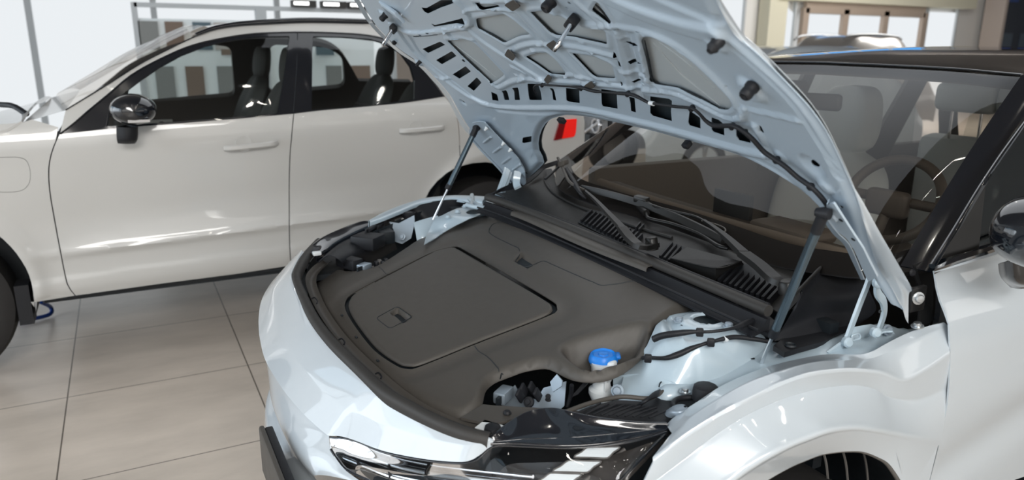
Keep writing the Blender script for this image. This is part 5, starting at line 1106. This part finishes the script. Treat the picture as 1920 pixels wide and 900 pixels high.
tube('cover_lip', gt, .004, 'black_paint', gc, 10, 80); tube('cover_lip', [p+np.array([0, 0, .002]) for p in gb], .0035, 'black_paint', gc, 10, 80)
tube('cover_lip', [p*.2+q*.8+np.array([0, 0, .003]) for p, q in zip(gt, gb)], .002, 'black_paint', gc, 8, 80)
lt = [P(618, 820, z=.722), P(645, 822, z=.73), P(672, 829, z=.742), P(722, 849, z=.758), P(800, 864, z=.782), P(860, 869, z=.796), P(880, 867, z=.802), P(896, 861, z=.81), P(926, 837, z=.835), P(985, 837, z=.84), P(1060, 840, z=.845), P(1140, 835, z=.853), P(1205, 823, z=.858), P(1250, 810, z=.862)]
ll = [P(620, 842, z=.70), P(633, 862, z=.683), P(650, 881, z=.672), P(690, 900, z=.66), P(770, 930, z=.655), P(850, 950, z=.66), P(900, 960, z=.67), P(940, 965, z=.68), P(990, 970, z=.70), P(1040, 965, z=.72), P(1080, 955, z=.74), P(1120, 935, z=.77), P(1155, 908, z=.80), P(1246, 815, z=.86)]
lm_ = [p*.5+q*.5+np.array([.012, -.012, .012])*math.sin(math.pi*i/13) for i, (p, q) in enumerate(zip(lt, ll))]
lamp = loft('headlamp', [lt, lm_, ll], 'lens', ex, 90, 24)
inn = np.array([-.028, .05, -.075])
MT['lamp_in'] = mat('lamp_in', (.030, .027, .025), .25, 0, .3); MT['prism'] = mat('prism', (.35, .37, .38), .3, .7, bump=1.0, bscale=260)
bk = [[p+inn*(.25+.75*math.sin(math.pi*min(1, i/12))) for i, p in enumerate(r)] for r in (lt, lm_, ll)]
loft('lamp_housing_inner', bk, 'lamp_in', lamp, 90, 24)
tube('lamp_edge', lt, .0022, 'black_paint', lamp, 8, 90); tube('lamp_edge', ll, .003, 'black_paint', lamp, 8, 90)
def li(px, py, z): return P(px, py, z=z-.012)
drl = [li(632, 833, .712), li(676, 850, .722), li(735, 872, .738), li(800, 887, .752), li(880, 898, .77), (li(1000, 912, .80))]
tube('light_tube', drl, .009, MT['lens'], lamp, 12, 60); tube('light_core', drl, .0045, 'white_plastic', lamp, 8, 60)
drl2 = [p+np.array([.010, -.004, -.022]) for p in drl]; tube('light_tube', drl2, .008, MT['lens'], lamp, 12, 60); tube('light_core', drl2, .0035, 'white_plastic', lamp, 8, 60)
drl3 = [p+np.array([-.012, .006, .012]) for p in drl]; tube('chrome_bar', drl3, .004, 'chrome', lamp, 8, 60)
for x, y, z in ((677, 853, .722), (736, 872, .738), (805, 888, .753)):
    c = li(x, y, z); tube('tube_clip', [c+np.array([-.014, .006, .016]), c+np.array([.002, -.008, .004]), c+np.array([.013, -.010, -.022])], .0035, 'plastic_dark', lamp, 8)
SEGS = [[(1076, 857), (1104, 838), (1162, 838), (1137, 859)], [(1036, 884), (1068, 863), (1127, 865), (1099, 886)], [(1006, 905), (1033, 887), (1090, 889), (1066, 909)]]
for L in SEGS:
    zc_ = .815; pts = [P(x, y, z=.832-(y-838)*.00083) for x, y in L]; n_ = np.cross(pts[1]-pts[0], pts[3]-pts[0]); n_ = n_ if n_[2] > 0 else -n_
    sg_ = sheet('led_module', pts, n_, .008, 'prism', lamp)
    for i in range(1, 9):
        a = pts[0]*(1-i/9)+pts[1]*(i/9); b = pts[3]*(1-i/9)+pts[2]*(i/9); nn = n_/np.linalg.norm(n_)*.001
        tube('module_rib', [a+nn, b+nn], .0012, 'white_plastic', sg_, 6)
    tube('module_frame', [p+n_/np.linalg.norm(n_)*.001 for p in (pts[0], pts[0]*.5+pts[1]*.5, pts[1], pts[1]*.5+pts[2]*.5, pts[2], pts[2]*.5+pts[3]*.5, pts[3], pts[3]*.5+pts[0]*.5)], .0018, 'trim_grey', sg_, 6, 50, closed=True)
tube('module_rail', [li(1172, 842, .835), li(1120, 882, .80), li(1085, 912, .78)], .004, 'taupe', lamp, 8)
# --- far side of the bay
# outer fender line
ff_o = [P(x, y, z=z) for (x, y), z in zip([(692, 414), (715, 401), (747, 387), (775, 378), (800, 371.5), (847, 367), (880, 367.5), (912, 369)], [.945, .95, .955, .96, .965, .97, .975, .98])]
ff_i = [P(x, y, z=z) for (x, y), z in zip([(694, 418), (720, 408), (750, 396), (778, 384), (803, 378), (847, 372.5), (872, 375), (905, 378)], [.945, .95, .952, .957, .962, .967, .97, .975])]
ffm = loft('front_fender', [[p+np.array([-.015, 0, -.06]) for p in ff_o], [p+np.array([-.003, 0, -.012]) for p in ff_o], ff_o, ff_i, [p+np.array([.0, 0, -.012]) for p in ff_i]], 'shell_paint', ex, 60, 20, .002)
loft('fender_liner', [[P(x, y, z=z) for x, y, z in ((752, 394, .95), (775, 385, .955), (803, 379, .96), (847, 374, .965), (868, 377, .965), (880, 384, .96))], [P(x, y, z=.90) for x, y in ((750, 408), (775, 408), (805, 410), (847, 405), (868, 398), (880, 392))]], 'plastic_dark', ffm, 40, 8)
loft('inner_wing', [[p+np.array([.02, 0, -.03]) for p in ff_i], [p+np.array([.03, 0, -.30]) for p in ff_i]], 'void', ffm, 40, 4)
# lamp trim band (gloss black) along the far edge
tb_o = [P(x, y, z=z) for (x, y), z in zip([(567, 474), (582, 462), (605, 445), (640, 429), (670, 418), (700, 412)], [.868, .875, .89, .91, .925, .938])]
tb_i = [P(x, y, z=z) for (x, y), z in zip([(592, 480), (612, 466), (632, 452), (660, 438), (690, 425), (722, 412)], [.868, .872, .885, .90, .915, .93])]
tbm = loft('lamp_cover', [[p+np.array([-.01, -.01, -.03]) for p in tb_o], tb_o, [a*.5+b*.5+np.array([0, 0, .004]) for a, b in zip(tb_o, tb_i)], tb_i, [p+np.array([.004, 0, -.02]) for p in tb_i]], 'black_paint', ex, 60, 20, .002)
boxm('white_clip', P(594, 475, z=.875), (.02, .03, .014), 'white_plastic', tbm, bevel=.003)
hs2 = loft('lamp_housing', [[P(x, y, z=.86) for x, y in ((597, 494), (612, 478), (640, 455), (680, 440), (730, 432))], [P(x, y, z=.895) for x, y in ((618, 480), (640, 462), (662, 450), (700, 437), (734, 428))], [P(x, y, z=.87) for x, y in ((640, 492), (665, 478), (690, 465), (715, 455), (738, 448))], [P(x, y, z=.80) for x, y in ((645, 512), (670, 500), (700, 490), (725, 480), (745, 470))]], 'plastic_dark', ex, 60, 24, .003)
boxm('connector_block', P(690, 452, z=.895), (.10, .09, .05), 'plastic_dark', hs2, bevel=.008, ax=[[.75, .66, 0], [-.66, .75, 0], [0, 0, 1]])
boxm('connector_block', P(655, 492, z=.855), (.10, .05, .04), 'plastic_dark', hs2, bevel=.008, ax=[[.9, .4, 0], [-.4, .9, 0], [0, 0, 1]])
boxm('connector_block', P(722, 443, z=.885), (.07, .06, .05), 'void', hs2, bevel=.006)
tube('housing_rim', [P(x, y, z=.925) for x, y in ((690, 432), (715, 418), (740, 407), (762, 401), (780, 402))], .010, 'plastic_dark', hs2, 10, 40)
for x, y in ((700, 424), (712, 428), (724, 420), (735, 414), (690, 436)): boxm('housing_web', P(x, y, z=.915), (.006, .05, .03), 'plastic_dark', hs2, ax=[[.6, .8, 0], [-.8, .6, 0], [0, 0, 1]])
lathe('adjuster_knob', P(765, 403, z=.93), (0, 0, 1), [(0, .012), (.018, .012), (.024, .004), (.024, -.01)], 'plastic_dark', hs2, 24)
boxm('vent_box', P(683, 500, z=.85), (.035, .045, .022), 'zinc', ex, bevel=.004, ax=[[.8, .6, 0], [-.6, .8, 0], [0, 0, 1]])
boxm('box_opening', P(675, 504, z=.852), (.006, .03, .014), 'void', ex, ax=[[.8, .6, 0], [-.6, .8, 0], [0, 0, 1]])
for k, (x, y, m_) in enumerate(((706, 495, 'plastic_dark'), (712, 492, 'trim_grey'), (718, 495, 'plastic_dark'), (724, 490, 'plastic_dark'))): boxm('connector', P(x, y, z=.85), (.02, .014, .02), m_, ex, bevel=.003)
# bracket plate and tower, far side
fbk = sheet('tower_bracket', [P(728, 415, z=.93), P(745, 417, z=.93), P(782, 406, z=.94), P(778, 418, z=.925), P(774, 448, z=.86), P(752, 457, z=.85), P(738, 452, z=.86), P(737, 430, z=.90)], (.75, -.55, .35), .003, 'zinc', ex)
for x, y, r in ((752, 424, .011), (754, 444, .012), (751, 433, .006), (764, 433, .006)): bolt('bolt', P(x, y, z=.90 if y < 430 else .885), (.75, -.55, .35), r*.75, 'zinc', fbk)
loft('apron', [[P(x, y, z=z) for x, y, z in ((775, 418, .93), (790, 413, .935), (820, 405, .94))], [P(x, y, z=z) for x, y, z in ((781, 445, .88), (796, 440, .89), (830, 430, .90))], [P(x, y, z=z) for x, y, z in ((784, 470, .83), (800, 465, .84), (835, 450, .86))]], 'shell_paint', ex, 30, 20, .003)
def far_W(x, y):
    x = np.asarray(x, float); y = np.asarray(y, float); d = np.hypot(x-TF[0], y-TF[1]); return .92+.055*(1-sstep(.08, .19, d))
TF = P(884, 397, z=.975); FS_ = ZS(far_W)
ftd = FS_.hits(dens([(795, 458), (800, 438), (815, 412), (840, 398), (868, 386), (890, 378), (915, 374), (930, 385), (910, 398), (880, 410), (835, 436)], True, 6))
fholes = FS_.hits(ellipse((889, 397), 15, 5, 18, -.1))
ft = patch('strut_tower', FS_, ftd, 'shell_paint', ex, .012, .003, holes=[fholes], angle=60, extra=lambda x, y: .008*np.sin(38*x)*np.exp(-((np.hypot(x-TF[0], y-TF[1])-.16)/.04)**2))
for x, y in ((858, 398), (840, 408), (872, 388), (905, 386)): bolt('bolt', FS_.at(x, y, .002), (0, 0, 1), .009, 'shell_paint', ft)
for L in ([(880, 372), (888, 380), (900, 386), (915, 387)], [(875, 384), (890, 388), (908, 390)], [(885, 366), (886, 376), (884, 386)]): tube('hinge_base', [P(x, y, z=1.0) for x, y in L], .009, 'shell_paint', ft, 8)
# --- cowl
def cowl_W(x, y):
    x = np.asarray(x, float); y = np.asarray(y, float); u = (x-CX)
    z = 1.005+.055*sstep(1.20, 1.45, y-.10*(u/.7)**2)+.03*np.clip(-u-.5, 0, 1)*2-.02*sstep(.55, .75, u)
    return z
WS_ = ZS(cowl_W)
cowl_px = [(925, 360), (950, 352), (985, 347), (1005, 330), (1016, 318), (1034, 316), (1044, 338), (1056, 355), (1113, 382), (1180, 404), (1247, 424), (1347, 461), (1447, 497), (1500, 512), (1500, 560), (1470, 592), (1445, 577), (1300, 519), (1100, 435)]
cw_ = patch('cowl_panel', WS_, WS_.hits(dens(cowl_px, True, 8)), 'plastic_dark', ex, .02, .004, angle=60)
cw_.data.materials[0] = MT['plastic']; MT['cowl'] = mat('cowl', (.017, .017, .017), .5, spec=.35, bump=.3, bscale=700, noise=.05); cw_.data.materials[0] = MT['cowl']
loft('cowl_corner', [[P(918, 366, z=1.03), P(950, 357, z=1.04), P(985, 346, z=1.05), P(1006, 330, z=1.08), P(1020, 318, z=1.10), P(1045, 308, z=1.115)], [P(930, 360, z=1.045), P(955, 345, z=1.06), P(984, 330, z=1.08), P(1003, 313, z=1.105), P(1020, 308, z=1.12), P(1046, 300, z=1.13)]], 'plastic_dark', cw_, 30, 6, .004)
tube('cowl_rib', [WS_.at(x, y, .004) for x, y in ((1022, 322), (1022, 340), (1036, 360), (1070, 380), (1118, 400), (1190, 425), (1260, 446))], .005, 'cowl', cw_, 8, 80)
# seal tube
ct_px = [(913, 370), (960, 385), (1050, 420), (1150, 461), (1260, 507), (1360, 549), (1441, 583)]
ctb = [P(x, y, z=z) for (x, y), z in zip(ct_px, [1.035, 1.03, 1.03, 1.03, 1.03, 1.03, 1.03])]
stb = tube('cowl_seal', ctb, .0135, 'rubber', ex, 20, 120)
tube('cowl_seal_lip', [p+np.array([.002, .0, .012])+np.array([-.012, .010, -.004]) for p in ctb], .006, 'plastic_dark', stb, 10, 80)
strip('cowl_channel', [p+np.array([.012, -.028, -.022]) for p in ctb], [(-.022, -.016), (.028, -.028), (.030, -.022), (-.004, -.006), (-.012, .008), (-.022, .008)], 'plastic_dark', ex, 60)
tube('channel_edge', [p+np.array([.022, -.050, -.030]) for p in ctb], .0035, 'plastic_dark', ex, 8, 80)
for x, y in ((1021, 434), (1140, 484), (1305, 553)): lathe('push_pin', P(x, y, z=.985), (0, 0, 1), [(0, .006), (.005, .006), (.010, .002), (.010, 0)], 'plastic_dark', ex, 16)
# louvres
def louvre(x0_, y0_, x1_, y1_, n, dx_, dy_, w_, z0_=.003, h=.012):
    for i in range(n):
        f = i/(max(1, n-1)); bx_, by_ = x0_+(x1_-x0_)*f, y0_+(y1_-y0_)*f
        a, b = WS_.at(bx_, by_, z0_), WS_.at(bx_+dx_, by_-dy_, z0_)
        strip('louvre', [a, b], [(-w_, -.006), (w_, -.006), (w_*.8, h), (-w_*.8, h)], 'plastic_dark', lv, 4)
lv = patch('air_grille', WS_, WS_.hits(dens([(1083, 419), (1105, 395), (1135, 400), (1180, 440), (1200, 460), (1190, 473)], True, 8)), 'void', cw_, .05, .002, d=.0045)
louvre(1090, 418, 1184, 464, 14, 20, 20, .0035); louvre(1192, 432, 1198, 436, 2, 9, 10, .003)
lv = patch('air_grille', WS_, WS_.hits(dens([(1234, 489), (1262, 458), (1288, 468), (1262, 498)], True, 8)), 'void', cw_, .05, .002, d=.0045)
louvre(1238, 486, 1262, 497, 4, 22, 26, .004)
lv = patch('air_grille', WS_, WS_.hits(dens([(1340, 534), (1375, 502), (1400, 498), (1470, 540), (1440, 570), (1420, 572)], True, 8)), 'void', cw_, .05, .002, d=.0045)
louvre(1348, 534, 1440, 571, 10, 24, 26, .0042, h=.016)
# raised box on the cowl
bxz = 1.06
bt = [P(x, y, z=z) for x, y, z in ((1257, 484, 1.045), (1288, 463, 1.06), (1390, 490, 1.065), (1342, 502, 1.062))]
bb_ = [WS_.at(1254, 496, .0), WS_.at(1288, 466, .0), WS_.at(1395, 495, 0), WS_.at(1342, 531, .0)]
vb = bt+bb_; link('cowl_box', vb, [[0, 1, 2, 3], [0, 3, 7, 4], [3, 2, 6, 7], [1, 0, 4, 5], [2, 1, 5, 6]], 'cowl', cw_, smooth=False)
tube('box_edge', [bt[0], bt[3], bt[2]], .002, 'cowl', cw_, 8, 30)
# right-hand cowl corner trough and trims
tr_ = loft('cowl_trough', [[P(x, y, z=1.075) for x, y in ((1500, 542), (1522, 520), (1546, 499), (1580, 500), (1612, 504))], [P(x, y, z=1.06) for x, y in ((1502, 546), (1526, 526), (1550, 505), (1580, 507), (1616, 511))], [P(x, y, z=1.03) for x, y in ((1490, 575), (1520, 560), (1560, 552), (1600, 548), (1628, 545))], [P(x, y, z=.98) for x, y in ((1470, 610), (1510, 600), (1560, 590), (1600, 585), (1640, 580))], [P(x, y, z=.95) for x, y in ((1450, 640), (1490, 635), (1540, 625), (1580, 615), (1610, 605))]], 'plastic_dark', ex, 50, 40, .004)
tube('trough_rim', [P(x, y, z=1.078) for x, y in ((1480, 560), (1500, 542), (1522, 519), (1546, 498), (1580, 499), (1614, 503))], .004, 'cowl', tr_, 8, 50)
tp = sheet('corner_trim', [P(x, y, z=.955) for x, y in ((1450, 648), (1468, 634), (1520, 625), (1585, 600), (1600, 612), (1545, 640), (1500, 652), (1471, 661))], (0, 0, 1), .012, 'plastic_dark', ex)
lathe('trim_hole', P(1482, 648, z=.957), (0, 0, 1), [(0, .001), (.009, .001), (.011, .004), (.013, .0)], 'void', tp, 20)
sheet('cowl_bracket', [P(x, y, z=.99) for x, y in ((1325, 567), (1345, 560), (1400, 580), (1440, 590), (1465, 612), (1440, 625), (1400, 605), (1365, 590))], (0, 0, 1), .010, 'plastic_dark', ex)
lathe('grommet', P(1387, 580, z=1.0), (0, 0, 1), [(.006, 0), (.006, .010), (.011, .012), (.015, .006), (.016, 0)], 'plastic_dark', ex, 20)
# black corner panel behind the fender, with bolt
cp = sheet('corner_panel', [P(x, y, x=xx) for x, y, xx in ((1690, 497, -1.04), (1715, 490, -1.02), (1746, 500, -.96), (1748, 520, -.955), (1762, 565, -.945), (1776, 603, -.94), (1700, 614, -1.0), (1702, 560, -1.02), (1708, 545, -1.02))], (1, -.1, .2), .004, 'satin_black', ex)
boxm('bolt_bracket', P(1719, 560, x=-.975), (.012, .05, .06), 'satin_black', cp, bevel=.004)
bolt('bolt', P(1721, 559, x=-.965), (1, -.4, .1), .010, 'steel', cp)
lathe('grommet', P(1711, 511, x=-.99), (1, -.2, .1), [(0, .004), (.006, .004), (.009, .001), (.009, 0)], 'plastic_dark', cp, 16)
# --- wipers
def wl(L, zz): return [P(x, y, z=z) for (x, y), z in zip(L, np.interp(np.arange(len(L)), np.linspace(0, len(L)-1, len(zz)), zz))]
w1 = strip('wiper', wl([(1228, 458), (1205, 463), (1185, 450), (1166, 427)], [1.065, 1.085, 1.085]), [(-.015, -.006), (.015, -.006), (.013, .006), (-.013, .006)], 'plastic_dark', ex, 30)
w1.data.materials[0] = MT['satin_black']
lathe('pivot_cap', P(1221, 448, z=1.085), (-.1, -.1, 1), [(0, .006), (.014, .005), (.017, .001), (.018, -.03)], 'satin_black', w1, 24)
strip('wiper_arm', wl([(1167, 428), (1140, 400), (1117, 376), (1093, 355)], [1.085, 1.10, 1.12]), [(-.012, -.004), (.012, -.004), (.010, .006), (-.010, .006)], 'satin_black', w1, 30, prof2=[(-.004, -.003), (.004, -.003), (.004, .004), (-.004, .004)])
tube('wiper_rod', wl([(1096, 357), (1070, 343), (1060, 326), (1052, 308), (1046, 296)], [1.12, 1.17]), .0055, 'plastic', w1, 8)
boxm('blade_joint', P(1056, 306, z=1.165), (.03, .05, .02), 'plastic', w1, bevel=.004, ax=[[.7, .5, .4], [-.6, .8, 0], [-.3, -.2, .9]])
tube('wiper_blade', wl([(1062, 318), (1075, 340), (1088, 362), (1098, 372)], [1.15, 1.10]), [.009, .010, .010, .005], 'plastic_dark', w1, 8)
tube('wiper_blade', wl([(1022, 336), (1040, 320), (1052, 308)], [1.11, 1.15]), .005, 'plastic_dark', w1, 8)
w2 = strip('wiper', wl([(1478, 536), (1455, 525), (1425, 498), (1395, 476)], [1.07, 1.09, 1.09]), [(-.018, -.006), (.018, -.006), (.015, .007), (-.015, .007)], 'satin_black', ex, 30)
lathe('pivot_cap', P(1476, 533, z=1.08), (-.1, -.1, 1), [(0, .010), (.016, .009), (.020, .003), (.021, -.02)], 'satin_black', w2, 24)
strip('wiper_arm', wl([(1394, 475), (1365, 448), (1340, 428), (1318, 413)], [1.09, 1.10, 1.105]), [(-.016, -.005), (.016, -.005), (.012, .007), (-.012, .007)], 'satin_black', w2, 30, prof2=[(-.006, -.003), (.006, -.003), (.005, .004), (-.005, .004)])
tube('wiper_rod', wl([(1320, 414), (1300, 405), (1265, 397), (1228, 387), (1212, 378)], [1.105, 1.11]), .0045, 'satin_black', w2, 8)
tube('wiper_rod', wl([(1316, 414), (1340, 420), (1357, 427), (1360, 434), (1352, 436)], [1.105, 1.10]), .0025, 'plastic', w2, 8)
boxm('blade_joint', P(1203, 374, z=1.115), (.055, .03, .022), 'satin_black', w2, bevel=.005, ax=[[.75, .35, -.1], [-.3, .9, .1], [0, 0, 1]])
strip('wiper_blade', wl([(1090, 353), (1140, 364), (1195, 380), (1260, 404), (1320, 432), (1356, 452)], [1.12, 1.10, 1.085]), [(-.009, -.008), (.009, -.008), (.004, .012), (-.004, .012)], 'satin_black', w2, 60)
tube('wiper_blade', wl([(1212, 400), (1218, 410), (1260, 420), (1310, 438), (1345, 460), (1365, 466)], [1.085, 1.075]), .006, 'satin_black', w2, 8, 50)
tube('wiper_blade', wl([(1200, 388), (1212, 400)], [1.09, 1.085]), .012, 'satin_black', w2, 8)
